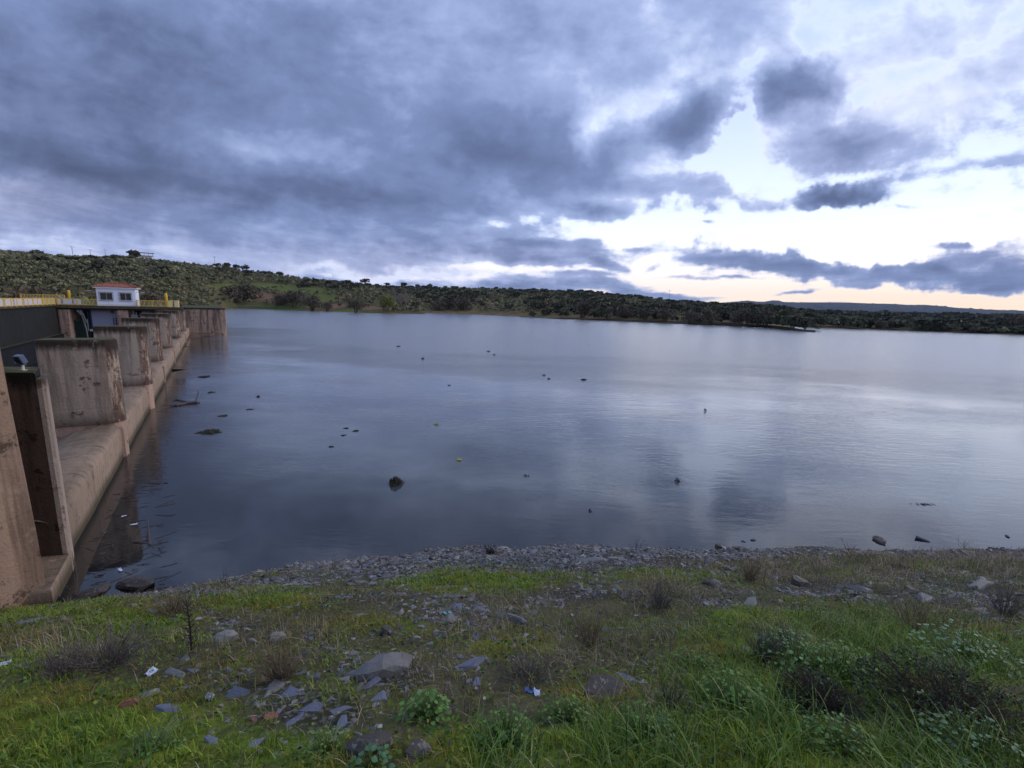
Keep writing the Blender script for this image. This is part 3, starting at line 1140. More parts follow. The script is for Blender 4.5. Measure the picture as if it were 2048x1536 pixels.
def bank(x, y):
    """height of the near bank; negative under water"""
    x = np.asarray(x, dtype=float)
    y = np.asarray(y, dtype=float)
    ys = shore_y(x) + fbm(x * .9, y * 0 + 3.1, 3, 5) * 0.35
    s = (ys - y) / (ys - 0.2)
    z = np.where(s > 0, BANKZ * np.clip(s, 0, 1) ** 0.98, (ys - y) * 0.30)
    z = np.where(s > 1, BANKZ + 0 * s, z)
    z = np.maximum(z, -2.6 - 0.02 * (y - ys))
    near = np.clip((y - 0.5) / 2, 0, 1)
    z = z + near * (fbm(x * .8, y * .8, 4, 1) * 0.22 + fbm(x * 3.1, y * 3.1, 3, 9) * 0.09)
    # rock ledges stepping along the slope on the right
    st = np.clip((x - 0.5) / 2, 0, 1) * np.exp(-((y - (ys - 2.3 + .2 * np.sin(x))) / 0.28) ** 2)
    z = z + st * 0.10
    return z


def ground_hit(px, py):
    d = pray(px, py)
    t = 0.5
    for i in range(400):
        p = np.array([0, 0, EYE]) + d * t
        g = float(bank(p[0], p[1]))
        if p[2] <= g or p[2] <= 0 and g < 0:
            break
        t += max(0.02, (p[2] - max(g, 0)) * .3)
    return p


def proj(P):
    """photograph pixel of world points (n, 3)"""
    v = np.asarray(P, dtype=float) - np.array([0, 0, EYE])
    w = v @ Fv
    return 1024 + FPX * (v @ Rv) / w, 768 - FPX * (v @ Uv) / w


def grid_mesh(name, xs, ys, zf, mat, keep=None):
    X, Y = np.meshgrid(xs, ys)
    Z = zf(X, Y)
    V = np.stack([X.ravel(), Y.ravel(), Z.ravel()], 1)
    nx_, ny_ = len(xs), len(ys)
    i = np.arange(nx_ - 1)[None, :] + np.arange(ny_ - 1)[:, None] * nx_
    F = np.stack([i, i + 1, i + 1 + nx_, i + nx_], -1).reshape(-1, 4)
    if keep is not None:
        c = V[F].mean(1)
        F = F[keep(c[:, 0], c[:, 1])]
    return V, F


def blobs(px, py, lst):
    s = np.zeros_like(px)
    for (cx_, cy_, rx, ry, w) in lst:
        d2 = ((px - cx_) / rx) ** 2 + ((py - cy_) / ry) ** 2
        s = np.maximum(s, w * np.exp(-d2 * 0.9))
    return s


GREEN = [(180, 1245, 200, 42, 1.0), (60, 1330, 120, 60, .5), (520, 1200, 130, 22, 1), (950, 1162, 150, 28, 1), (150, 1470, 380, 110, .95), (330, 1290, 160, 40, .25),
         (600, 1500, 240, 60, .8), (1010, 1290, 170, 40, .55), (1300, 1150, 110, 14, .7), (1480, 1232, 80, 18, .85), (1400, 1500, 420, 90, .9),
         (1700, 1330, 350, 110, .9), (1000, 1500, 220, 60, .9), (780, 1250, 200, 26, .55), (760, 1330, 160, 60, .4), (1900, 1480, 300, 90, .8),
         (700, 1400, 250, 80, .5), (1200, 1380, 150, 70, .5), (470, 1330, 150, 50, .35), (1620, 1205, 120, 20, .4)]
STONE = [(1100, 1122, 330, 24, 1.3), (760, 1142, 110, 20, 1.2), (560, 1162, 120, 12, 1), (400, 1186, 120, 10, .9), (240, 1206, 100, 8, .8), (1420, 1112, 160, 12, 1.1), (1720, 1104, 330, 7, .8), (760, 1195, 200, 34, .7), (640, 1420, 200, 80, .95), (770, 1350, 130, 50, 1), (900, 1225, 140, 60, .75), (1150, 1190, 150, 22, .9), (1450, 1200, 170, 26, .9),
         (1650, 1178, 160, 34, .95), (1900, 1190, 220, 38, 1), (950, 1400, 140, 60, .4), (1250, 1370, 130, 60, .4), (500, 1260, 140, 34, .7), (930, 1320, 150, 40, .45), (1900, 1280, 120, 24, .4)]
DRY = [(150, 1295, 160, 60, .8), (330, 1310, 200, 70, .5), (1320, 1185, 120, 40, 1), (1100, 1300, 320, 90, .65), (1600, 1270, 220, 50, .7), (1900, 1130, 300, 30, 1), (1560, 1130, 330, 26, 1), (1750, 1150, 300, 24, .9),
       (1530, 1290, 90, 60, .9), (600, 1290, 160, 60, .65), (1180, 1130, 200, 20, .5), (1900, 1230, 200, 40, .7), (1250, 1420, 160, 60, .6), (450, 1190, 140, 20, .7), (1000, 1200, 260, 40, .4)]
LUSH = [(1720, 1330, 330, 90, 1), (1480, 1420, 190, 90, .9), (1900, 1500, 260, 60, .8), (1350, 1510, 330, 50, 1), (980, 1510, 170, 36, .9), (730, 1525, 130, 24, .6), (1950, 1330, 180, 70, .7), (250, 1525, 260, 24, .35)]
DARKB = [(1900, 1410, 210, 85, 1), (1600, 1400, 90, 50, .5), (1090, 1440, 80, 40, .7)]


def soil_mat():
    m, T, b, out = new_mat('bank_soil')
    g = T.n.new('ShaderNodeNewGeometry')
    P = g.outputs['Position']
    a = T.n.new('ShaderNodeAttribute')
    a.attribute_name = 'Col'                 # r: how green, g: how stony
    r_, g_, b2 = T.sep(a.outputs['Color'])
    n1 = T.noise(P, 2.2, 6, .65)
    n2 = T.noise(P, 14, 6, .7)
    n3 = T.noise(P, 60, 4, .6)
    soil = T.mix(n2, srgb(40, 35, 26), srgb(86, 78, 58))
    soil = T.mix(T.mapr(n1, .4, .6), soil, T.mix(n3, srgb(54, 50, 34), srgb(98, 92, 72)))
    gr = T.mix(T.mapr(n2, .3, .7), srgb(50, 64, 22), srgb(104, 122, 38))
    gr = T.mix(T.mapr(n1, .45, .7), gr, srgb(112, 110, 38))
    k = T.mapr(T.math('ADD', r_, T.math('MULTIPLY', T.math('SUBTRACT', n2, .5), 1.1)), .25, .6)
    c = T.mix(k, soil, gr)
    v = T.voronoi(P, 26, 'Distance')
    vc = T.n.new('ShaderNodeTexVoronoi')
    T.put(vc.inputs['Vector'], P)
    vc.inputs['Scale'].default_value = 26
    cs = T.mix(T.sep(vc.outputs['Color'])[0], srgb(58, 58, 64), srgb(112, 108, 104))
    cs = T.mix(T.mapr(v, .35, .6), cs, srgb(38, 34, 32))
    c = T.mix(T.mapr(T.math('ADD', g_, T.math('MULTIPLY', T.math('SUBTRACT', n2, .5), 1.6)), .62, .85, 0, .8), c, cs)
    wet = T.mapr(T.sep(P)[2], -.3, .10, .35, 1.0)
    c = T.vmath('SCALE', c, scale=wet)
    T.l.new(c, b.inputs['Base Color'])
    b.inputs['Roughness'].default_value = 0.95
    b.inputs['Specular IOR Level'].default_value = 0.15
    bump(T, b, T.math('ADD', n2, T.math('MULTIPLY', v, -.5)), .8, .04)
    return m


xs = np.concatenate([np.linspace(-60, -13, 40)[:-1], np.linspace(-13, 20, 420), np.linspace(20, 60, 60)[1:]])
ys = np.concatenate([np.linspace(-40, 0.5, 30)[:-1], np.linspace(.5, 14, 260), np.linspace(14, 40, 40)[1:]])


def bank_keep(x, y):
    # nothing of the bank inside the channel behind the abutment wall and the weir
    inside = (x < -10.1) & (y > 4.0)
    behind = ((x - A0[0]) * ND[0] + (y - A0[1]) * ND[1] < -.3) & (y > 8.0)
    return ~(inside | behind)


V, F = grid_mesh('bank', xs, ys, bank, None, bank_keep)
ppx, ppy = proj(V)
vis = (V[:, 1] > 1.0)
shr = shore_y(V[:, 0]) - V[:, 1]
gmask = np.where(vis, blobs(ppx, ppy, GREEN), .7)
smask = np.where(vis, blobs(ppx, ppy, STONE), 0)
smask = np.maximum(smask, np.clip(1.2 - np.abs(shr - .45) / .75, 0, 1) * .9)
gmask = np.maximum(gmask, .26) * np.clip((shr - 1.3) / .5, 0, 1)
M_SOIL = soil_mat()
bk = mesh_np('ground', V, F, M_SOIL, smooth=True, col=np.stack([gmask, smask, 0 * gmask], 1))
tag(bk, 'grassy stony bank sloping to the water', kind='structure')


def water_mat():
    m, T, b, out = new_mat('lake_water')
    T.n.remove(b)
    g = T.n.new('ShaderNodeNewGeometry')
    P = g.outputs['Position']
    x, y, z = T.sep(P)
    a = T.n.new('ShaderNodeAttribute')
    a.attribute_name = 'Col'
    dep = T.sep(a.outputs['Color'])[0]
    # ripples: long low ones near the bank, wind chop further out
    Pa = T.comb(x, T.math('MULTIPLY', y, 2.2), 0)
    Pr = T.mapping(P, rot=(0, 0, radians(14)), scale=(.8, 2.6, 1))
    w1 = T.noise(Pr, 1.3, 3, .5, dist=.4)
    w2 = T.noise(Pr, 4.6, 3, .55, dist=.3)
    w3 = T.noise(Pa, 1.1, 5, .62, dist=.2)
    patch = T.noise(T.mapping(P, scale=(.028, .075, 1)), 1.0, 3, .5)
    yl = T.math('ADD', y, T.math('MULTIPLY', T.math('MINIMUM', T.math('ADD', x, 12), 0.0), 0.9))
    far = T.mapr(T.math('ADD', yl, T.math('MULTIPLY', T.math('SUBTRACT', patch, .5), 60)), 26, 66, 0, 1, 'SMOOTHSTEP')
    calm = T.mapr(y, 9, 26, 0.10, 1.0)
    patch2 = T.mapr(T.noise(T.mapping(P, scale=(.09, .16, 1)), 1.0, 3, .55), .42, .62, .25, 1.0)
    h = T.math('ADD', T.math('MULTIPLY', w1, .030), T.math('MULTIPLY', w2, .0110))
    h = T.math('MULTIPLY', T.math('MULTIPLY', h, calm), patch2)
    w4 = T.noise(Pa, 5.0, 3, .6)
    hf = T.math('MULTIPLY', T.math('ADD', T.math('MULTIPLY', w3, .075), T.math('MULTIPLY', w4, .045)), far)
    h = T.math('ADD', h, hf)
    bp = T.n.new('ShaderNodeBump')
    bp.inputs['Strength'].default_value = 1.0
    bp.inputs['Distance'].default_value = 1.0
    T.l.new(h, bp.inputs['Height'])
    fr = T.n.new('ShaderNodeFresnel')
    fr.inputs[0].default_value = 1.85
    T.l.new(bp.outputs[0], fr.inputs['Normal'])
    gl = T.n.new('ShaderNodeBsdfGlossy')
    gl.inputs['Color'].default_value = (1, .985, .95, 1)
    T.put(gl.inputs['Roughness'], T.math('ADD', 0.015, T.math('MULTIPLY', far, .16)))
    T.l.new(bp.outputs[0], gl.inputs['Normal'])
    silt_sheen = T.n.new('ShaderNodeBsdfDiffuse')
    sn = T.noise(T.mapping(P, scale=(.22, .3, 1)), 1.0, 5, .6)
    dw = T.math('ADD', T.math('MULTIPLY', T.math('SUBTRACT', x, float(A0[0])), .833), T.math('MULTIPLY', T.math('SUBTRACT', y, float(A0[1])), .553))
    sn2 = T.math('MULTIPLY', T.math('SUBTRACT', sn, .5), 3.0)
    plume_refl = T.math('MULTIPLY', T.mapr(T.math('ADD', dw, sn2), 1.5, 6.5, 0, 1, 'SMOOTHSTEP'), T.mapr(T.math('ADD', T.math('SUBTRACT', y, 11.0), sn2), 1.2, 5.5, 0, 1, 'SMOOTHSTEP'))  # low by weir and bank: clearer water, with the dam's dark reflection painted in
    T.l.new(T.mix(plume_refl, srgb(34, 35, 36), T.mix(T.mapr(y, 14, 34), T.mix(T.mapr(sn, .35, .65), srgb(66, 71, 72), srgb(100, 105, 100)), srgb(126, 129, 134))), silt_sheen.inputs[0])  # silt colour, made paler outward to add the bright sheen of the sky
    tr = T.n.new('ShaderNodeBsdfTransparent')
    tr.inputs[0].default_value = (.60, .62, .62, 1)
    clear = T.math('POWER', 2.718, T.math('MULTIPLY', dep, -3.0))
    m1 = T.n.new('ShaderNodeMixShader')
    T.l.new(clear, m1.inputs[0])
    T.l.new(silt_sheen.outputs[0], m1.inputs[1])
    T.l.new(tr.outputs[0], m1.inputs[2])
    m2 = T.n.new('ShaderNodeMixShader')
    T.l.new(fr.outputs[0], m2.inputs[0])
    T.l.new(m1.outputs[0], m2.inputs[1])
    T.l.new(gl.outputs[0], m2.inputs[2])
    T.l.new(m2.outputs[0], out.inputs['Surface'])
    return m


wxs = np.concatenate([-np.geomspace(20, 9000, 34)[::-1], np.linspace(-19.5, 22, 170), np.geomspace(22.5, 9000, 34)])
wys = np.concatenate([np.linspace(0, 6.5, 8)[:-1], np.linspace(6.5, 16, 80)[:-1], np.geomspace(16, 9000, 50)])
V, F = grid_mesh('water', wxs, wys, lambda x, y: 0 * x, None, lambda x, y: ~((((x - A0[0]) * ND[0] + (y - A0[1]) * ND[1]) < -2.4) & (y < 74)) & ~((y < 3) & (np.abs(x) < 30)))
dep = np.clip(-bank(V[:, 0], V[:, 1]), 0, 3)
dep = np.where(V[:, 1] > 30, 3, dep)
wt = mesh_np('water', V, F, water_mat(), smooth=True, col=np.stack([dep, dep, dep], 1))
tag(wt, 'still lake water rippled by wind further out', kind='structure')
# dark water standing in the side channel, lower than the lake
chw = MB().add([wp(-9, -3.0) + (-2.4,), wp(78, -3.0) + (-2.4,), wp(78, -19.5) + (-2.4,), wp(-9, -19.5) + (-2.4,)], [(3, 2, 1, 0)]).build(
    'channel_water', simple_mat('channel_water', srgb(24, 27, 30), .08, spec=.6))
tag(chw, 'dark pool in the channel behind the weir', kind='structure')


# ---- hills as height fields on fans around the bay
def lane(px, y, Y=1.0):
    d = pray(px, y)
    h = sqrt(d[0] ** 2 + d[1] ** 2)
    return atan2(d[0], d[1]), d[2] / h      # azimuth, tangent of elevation


class Hill:
    def __init__(self, name, label, shore, sky, ridge, veg, mat, expo=0.9, beyond=1.6, bump_amp=3.0, n=(150, 46), base=0.0, edge=0.0):
        self.edge = edge
        """shore: [(px, py)] water line; sky: [(px, py)] skyline without trees; ridge: [(px, distance)]; veg: tree height allowed for"""
        az, D0 = [], []
        for (x, y) in shore:
            if len((x, y)) and y > 2000:          # distance given straight (y - 10000)
                a, _ = lane(x, 600)
                D0.append(y - 10000.0)
            else:
                a, t = lane(x, y)
                D0.append(-EYE / t)
            az.append(a)
        self.az0, self.D0 = np.array(az), np.array(D0)
        sk = [lane(x, y) for x, y in sky]
        self.azs = np.array([s[0] for s in sk])
        self.tan = np.array([s[1] for s in sk])
        self.azr = np.array([lane(x, 600)[0] for x, _ in ridge])
        self.Dr = np.array([d for _, d in ridge], dtype=float)
        self.veg = veg
        self.expo = expo
        self.amp = bump_amp
        self.base = base
        lo = min(self.azs[0], self.azs[-1])
        hi = max(self.azs[0], self.azs[-1])
        self.lo, self.hi = lo, hi
        A = np.linspace(lo, hi, n[0])
        S = np.concatenate([np.linspace(-.06, 1, n[1]), np.linspace(1, beyond, 10)[1:]])
        AA, SS = np.meshgrid(A, S)
        D = self.d0(AA) + (self.dr(AA) - self.d0(AA)) * SS
        Z = self.height(AA, SS)
        V = np.stack([(np.sin(AA) * D).ravel(), (np.cos(AA) * D).ravel(), Z.ravel()], 1)
        i = np.arange(n[0] - 1)[None, :] + np.arange(len(S) - 1)[:, None] * n[0]
        F = np.stack([i, i + 1, i + 1 + n[0], i + n[0]], -1).reshape(-1, 4)
        hx, hy = proj(V)
        gm = blobs(hx, hy, [(510, 571, 90, 4.5, 1), (600, 578, 70, 6, 1), (645, 594, 34, 9, 1), (450, 574, 40, 3.5, 1), (700, 622, 80, 3.5, .8), (560, 612, 120, 3, .7), (960, 634, 120, 3, .6)])
        rm = blobs(hx, hy, [(522, 592, 30, 8, 1), (568, 591, 20, 6, 1), (675, 612, 20, 5, .8), (745, 617, 26, 4, 1), (1530, 613, 50, 3, .8), (10, 520, 30, 10, .4), (660, 570, 20, 3, .5)])
        o = mesh_np(name, V, F, mat, smooth=True, col=np.stack([gm, rm, gm * 0], 1))
        tag(o, label, kind='structure')
        self.o = o

    def d0(self, a):
        return np.interp(a, self.az0, self.D0)

    def dr(self, a):
        return np.interp(a, self.azr, self.Dr)

    def zr(self, a):
        t = np.interp(a, self.azs, self.tan)
        return np.maximum(EYE + t * self.dr(a) - self.veg, 0.5)

    def height(self, a, s):
        a = np.asarray(a, dtype=float)
        s = np.asarray(s, dtype=float)
        z = self.zr(a) * np.clip(s, 0, 1) ** self.expo + self.base
        D = self.d0(a) + (self.dr(a) - self.d0(a)) * s
        nn = fbm(np.sin(a) * D / 60, np.cos(a) * D / 60, 3, 4) * self.amp * 2
        z = z + nn * np.clip(s * 4, 0, 1) * np.clip((1.0 - s) * 5, 0, 1)
        if self.edge:
            z = z * np.clip((self.hi - a) / self.edge, 0, 1) ** .7 * np.clip((a - self.lo) / self.edge, 0, 1)
            z = np.where((self.hi - a) < .004, -1.0, z)
        z = np.where(s < 0, s * 25, z)
        z = np.where(s > 1, z - (s - 1) * self.zr(a) * .9 - (s - 1) * 5, z)
        return z

    def point(self, a, s):
        D = self.d0(a) + (self.dr(a) - self.d0(a)) * s
        return np.stack([np.sin(a) * D, np.cos(a) * D, self.height(a, s)], -1)


def hill_mat(name, cols, red=0.3, sc=.03):
    m, T, b, out = new_mat(name)
    g = T.n.new('ShaderNodeNewGeometry')
    P = g.outputs['Position']
    n1 = T.noise(P, sc, 5, .6)
    n2 = T.noise(P, sc * 9, 5, .65)
    n3 = T.noise(P, sc * 2.3, 4, .6)
    c = T.mix(T.mapr(n2, .35, .65), cols[0], cols[1])
    c = T.mix(T.mapr(n1, .52, .62), c, cols[2])
    c = T.mix(T.math('MULTIPLY', T.mapr(n3, .56, .63), red), c, cols[3])
    a = T.n.new('ShaderNodeAttribute')
    a.attribute_name = 'Col'
    ar, ag, _b = T.sep(a.outputs['Color'])
    c = T.mix(T.mapr(T.math('ADD', ar, T.math('MULTIPLY', T.math('SUBTRACT', n2, .5), .5)), .3, .6), c, T.mix(n2, srgb(66, 78, 34), srgb(100, 104, 56)))
    c = T.mix(T.mapr(T.math('ADD', ag, T.math('MULTIPLY', T.math('SUBTRACT', n2, .5), .5)), .3, .6), c, T.mix(n2, srgb(100, 74, 60), srgb(134, 102, 84)))
    T.l.new(c, b.inputs['Base Color'])
    b.inputs['Roughness'].default_value = 1.0
    b.inputs['Specular IOR Level'].default_value = 0.05
    return m


M_HA = hill_mat('olive_hill_soil', (srgb(62, 64, 40), srgb(94, 86, 60), srgb(70, 80, 42), srgb(118, 88, 68)), .9)
M_HB = hill_mat('brown_hill_soil', (srgb(82, 72, 52), srgb(112, 96, 70), srgb(86, 84, 54), srgb(124, 94, 72)), .6)
M_HC = hill_mat('low_shore_soil', (srgb(44, 42, 32), srgb(60, 54, 40), srgb(46, 48, 32), srgb(72, 56, 44)), .3)
M_HD = hill_mat('plain_fields', (srgb(38, 42, 34), srgb(54, 54, 42), srgb(44, 52, 34), srgb(70, 60, 48)), .4, sc=.006)
M_HE = hill_mat('mountain_scrub', (srgb(44, 50, 58), srgb(54, 60, 66), srgb(50, 56, 60), srgb(60, 58, 60)), .2, sc=.0015)

hillA = Hill('hills', 'left olive covered hill', [(-700, 10110), (0, 10112), (200, 10118), (352, 10150), (470, 617), (600, 621), (700, 624.5), (770, 627), (800, 628), (850, 632)],
             [(-700, 455), (-300, 470), (0, 498), (100, 506), (270, 514), (440, 528), (500, 538), (600, 551), (700, 564), (740, 572), (775, 590), (800, 606), (850, 632)],
             [(-700, 430), (0, 470), (300, 520), (500, 540), (650, 520), (740, 400), (800, 330), (850, 300)], 3.0, M_HA, expo=.85, n=(220, 60))
hillB = Hill('hills', 'brown olive hill across the bay', [(560, 10480), (700, 10420), (790, 624.5), (930, 628), (1100, 636), (1340, 646), (1500, 650), (1625, 655.5), (1800, 661), (2048, 670), (2300, 681)],
             [(560, 556), (660, 558), (700, 563), (760, 569), (850, 572), (1000, 575), (1100, 578), (1200, 584), (1300, 594), (1400, 603), (1440, 606), (1500, 610), (1560, 613), (1620, 624), (1700, 633), (1780, 639), (1880, 643), (2048, 650), (2300, 660)],
             [(560, 900), (800, 700), (1000, 640), (1200, 600), (1400, 560), (1560, 480), (1700, 400), (2048, 330), (2300, 300)], 3.0, M_HB, expo=.8, n=(260, 60))
hillS = Hill('hills', 'low wooded spur reaching into the lake', [(1040, 637), (1100, 637.5), (1340, 647.5), (1500, 654), (1600, 659), (1622, 659.5), (1640, 660)],
             [(1040, 634), (1100, 630), (1200, 630), (1340, 636), (1500, 645), (1600, 653), (1622, 657), (1640, 660)],
             [(1040, 300), (1340, 275), (1500, 240), (1600, 200), (1640, 190)], 0.5, M_HC, expo=.9, bump_amp=.5, n=(80, 14), beyond=1.2, edge=.05)
hillD = Hill('plain', 'far plain of fields beyond the lake', [(1350, 10900), (2400, 10600)],
             [(1350, 622), (1560, 622), (1650, 625), (1750, 629), (1900, 633), (2048, 636), (2400, 645)], [(1350, 2600), (2400, 2300)], 0.5, M_HD, expo=1.0, bump_amp=6, n=(120, 40), base=0)
hillE = Hill('mountains', 'blue mountain ridge on the horizon', [(1200, 15000), (2500, 15000)],
             [(1200, 612), (1400, 606), (1440, 603), (1460, 601.5), (1480, 600), (1495, 598.5), (1512, 600.5), (1528, 601), (1545, 598), (1558, 598.5), (1568, 601.5), (1600, 602), (1690, 602), (1740, 604), (1790, 605), (1820, 607), (1850, 606.5), (1880, 609), (1920, 613), (1980, 616), (2048, 618), (2200, 620), (2500, 628)],
             [(1200, 8500), (2500, 8500)], 0.0, M_HE, expo=.7, bump_amp=40, n=(400, 40), base=-20)
lowland = MB().add([(235, 318, .25), (244, 222, .25), (242, 176, .25), (30000, 150, .25), (30000, 14000, .25), (-9000, 14000, .25), (-300, 1500, .25), (100, 700, .25)], [(0, 1, 2, 3, 4, 5, 6, 7)]).build('ground', M_HD)
tag(lowland, 'flat land beneath and beyond the lake', kind='structure')


# ------------------------------------------------------------------ trees
def leaf_quads(C, size, rs, flat=0.0, asp=0.55):
    """diamond leaves or leaf clumps centred at C (n,3) with sizes (n,)"""
    n = len(C)
    a = rs.normal(size=(n, 3))
    a[:, 2] *= (1 - flat)
    a /= np.linalg.norm(a, axis=1)[:, None]
    b = rs.normal(size=(n, 3))
    b -= (b * a).sum(1)[:, None] * a
    b /= np.linalg.norm(b, axis=1)[:, None]
    s = np.asarray(size)[:, None]
    V = np.stack([C - a * s, C + b * s * asp, C + a * s, C - b * s * asp], 1).reshape(-1, 3)
    F = np.arange(n * 4).reshape(-1, 4)
    return V, F


def crown_points(n, rx, ry, rz, cz, rs, lumps=7):
    cs = rs.normal(size=(lumps, 3))
    cs /= np.linalg.norm(cs, axis=1)[:, None]
    cs[:, 2] = np.abs(cs[:, 2]) * .9 - .25
    cs *= .55
    rr = rs.uniform(.34, .58, lumps)
    k = rs.integers(0, lumps, n)
    d = rs.normal(size=(n, 3))
    d /= np.linalg.norm(d, axis=1)[:, None]
    r = rr[k] * rs.uniform(.55, 1.08, n)
    p = cs[k] + d * r[:, None]
    p *= np.array([rx, ry, rz])
    p[:, 2] += cz
    return p, k


def leaf_mat(name, c1, c2, c3):
    m, T, b, out = new_mat(name)
    g = T.n.new('ShaderNodeNewGeometry')
    oi = T.n.new('ShaderNodeObjectInfo')
    a = T.n.new('ShaderNodeAttribute')
    a.attribute_name = 'Col'
    P = g.outputs['Position']
    n = T.noise(P, .16, 3, .6)
    n2 = T.noise(P, 1.5, 2, .6)
    c = T.mix(T.mapr(n, .35, .65), c1, c2)
    c = T.mix(T.mapr(n2, .45, .7), c, c3)
    c = T.mix(1.0, c, a.outputs['Color'], 'MULTIPLY')
    T.l.new(c, b.inputs['Base Color'])
    b.inputs['Roughness'].default_value = 0.75
    b.inputs['Specular IOR Level'].default_value = 0.2
    return m


M_OLIVE = leaf_mat('olive_leaves', srgb(78, 80, 56), srgb(112, 110, 82), srgb(130, 126, 98))
M_OAK = leaf_mat('dark_oak_leaves', srgb(48, 52, 40), srgb(70, 72, 54), srgb(86, 84, 64))
M_BRUSH = leaf_mat('brown_twigs', srgb(66, 58, 50), srgb(94, 82, 70), srgb(82, 80, 62))
M_YELB = leaf_mat('yellow_green_leaves', srgb(86, 90, 42), srgb(122, 118, 66), srgb(104, 110, 56))
M_BARK = simple_mat('bark', srgb(72, 62, 52), .9, var=.3)
M_PALE = simple_mat('pale_bark', srgb(122, 108, 102), .85, var=.25)


def crown_mesh(kind, seed):
    rs = np.random.default_rng(seed)
    if kind == 'olive':
        p, k = crown_points(150, 2.1, 2.1, 1.5, 2.2, rs)
        V, F = leaf_quads(p, rs.uniform(.28, .62, len(p)), rs)
    elif kind == 'small':
        p, k = crown_points(46, 2.1, 2.1, 1.5, 1.9, rs, 5)
        V, F = leaf_quads(p, rs.uniform(.6, 1.1, len(p)), rs, asp=.7)
    elif kind == 'oak':
        p, k = crown_points(260, 3.6, 3.6, 2.6, 3.6, rs, 8)
        V, F = leaf_quads(p, rs.uniform(.4, .9, len(p)), rs, asp=.7)
    elif kind == 'brush':
        p, k = crown_points(900, 5.0, 5.0, 4.2, 3.8, rs, 14)
        p[:, 2] = np.maximum(p[:, 2], .2)
        V, F = leaf_quads(p, rs.uniform(.3, .9, len(p)), rs, asp=.28)
    elif kind == 'bare':
        p, k = crown_points(230, 2.9, 2.9, 5.4, 7.6, rs, 12)
        V, F = leaf_quads(p, rs.uniform(.4, 1.1, len(p)), rs, asp=.07)
    k4 = np.repeat(k, 4)
    tone = rs.uniform(.75, 1.25, k.max() + 1)[k4] * np.repeat(rs.uniform(.8, 1.2, len(p)), 4)
    return V, F, np.stack([tone] * 3, 1)


def trunk_mesh(kind, seed):
    rs = random.Random(seed)
    mb = MB()
    if kind in ('olive', 'oak'):
        s = 1 if kind == 'olive' else 1.7
        mb.tube([(0, 0, -.6), (.05, 0, .5 * s), (.1, .05, 1.1 * s)], [.28 * s, .2 * s, .16 * s], 6)
        for k in range(4):
            a = k * 1.6 + rs.random()
            mb.tube([(.1, .05, 1.0 * s), (.6 * cos(a) * s, .6 * sin(a) * s, 1.7 * s), (1.1 * cos(a) * s, 1.1 * sin(a) * s, 2.5 * s)], [.12 * s, .08 * s, .03 * s], 5)
    elif kind == 'brush':
        for k in range(12):
            a = k * .52 + rs.random()
            r = rs.uniform(1.5, 3.8)
            mb.tube([(0.3 * cos(a), .3 * sin(a), -1), (r * .5 * cos(a), r * .5 * sin(a), 3), (r * cos(a), r * sin(a), rs.uniform(4.5, 7))], [.14, .09, .02], 5)
    else:
        mb.tube([(0, 0, -1), (.2, 0, 4), (0, .2, 9), (.2, .1, 13)], [.34, .26, .16, .04], 7)
        for k in range(16):
            a = k * 2.4
            z = 3.5 + k * .55
            r = rs.uniform(1.6, 3.0)
            mb.tube([(0.1, 0, z), (r * .5 * cos(a), r * .5 * sin(a), z + 1.2), (r * cos(a), r * sin(a), z + 3.2)], [.12, .07, .02], 5)
    return mb


class TreeKind:
    def __init__(self, kind, seed, leafm, barkm):
        self.kind = kind
        V, F, C = crown_mesh(kind, seed)
        self.V, self.F, self.C = V, F, C
        tmp = mesh_np('crown', V, F, leafm, col=C)
        self.crown = tmp.data
        bpy.data.objects.remove(tmp)
        tb = trunk_mesh(kind if kind != 'small' else 'olive', seed)
        tmp = tb.build('trunk', barkm)
        self.trunk = tmp.data
        bpy.data.objects.remove(tmp)

    def place(self, name, P, s, rz, label, cat, group=None):
        root = empty(name, tuple(P), rz)
        root.scale = (s[0], s[0], s[1])
        tag(root, label, cat, group)
        for nm, me in (('crown', self.crown), ('trunk', self.trunk)):
            c = bpy.data.objects.new(nm, me)
            COL.objects.link(c)
            c.parent = root
        return root


olives = [TreeKind('olive', 20 + i, M_OLIVE, M_BARK) for i in range(5)]
smalls = [TreeKind('small', 40 + i, M_OLIVE, M_BARK) for i in range(4)]
smalls_dark = [TreeKind('small', 50 + i, M_OAK, M_BARK) for i in range(2)]
oaks = [TreeKind('oak', 60 + i, M_OAK, M_BARK) for i in range(3)]
brushes = [TreeKind('brush', 70 + i, M_BRUSH, M_BARK) for i in range(3)]
ybrush = TreeKind('brush', 80, M_YELB, M_BARK)
bares = [TreeKind('bare', 90 + i, M_PALE, M_PALE) for i in range(2)]


def scatter(hill, n, smin=0.02, smax=1.0, seed=1, rows=None):
    rs = np.random.default_rng(seed)
    a = rs.uniform(hill.lo, hill.hi, n)
    s = rs.uniform(smin, smax, n)
    D = hill.d0(a) + (hill.dr(a) - hill.d0(a)) * s
    keep = rs.random(n) < D / D.max()          # even density on the ground
    keep &= hill.zr(a) > .3
    a, s = a[keep], s[keep]
    P = hill.point(a, s)
    return P


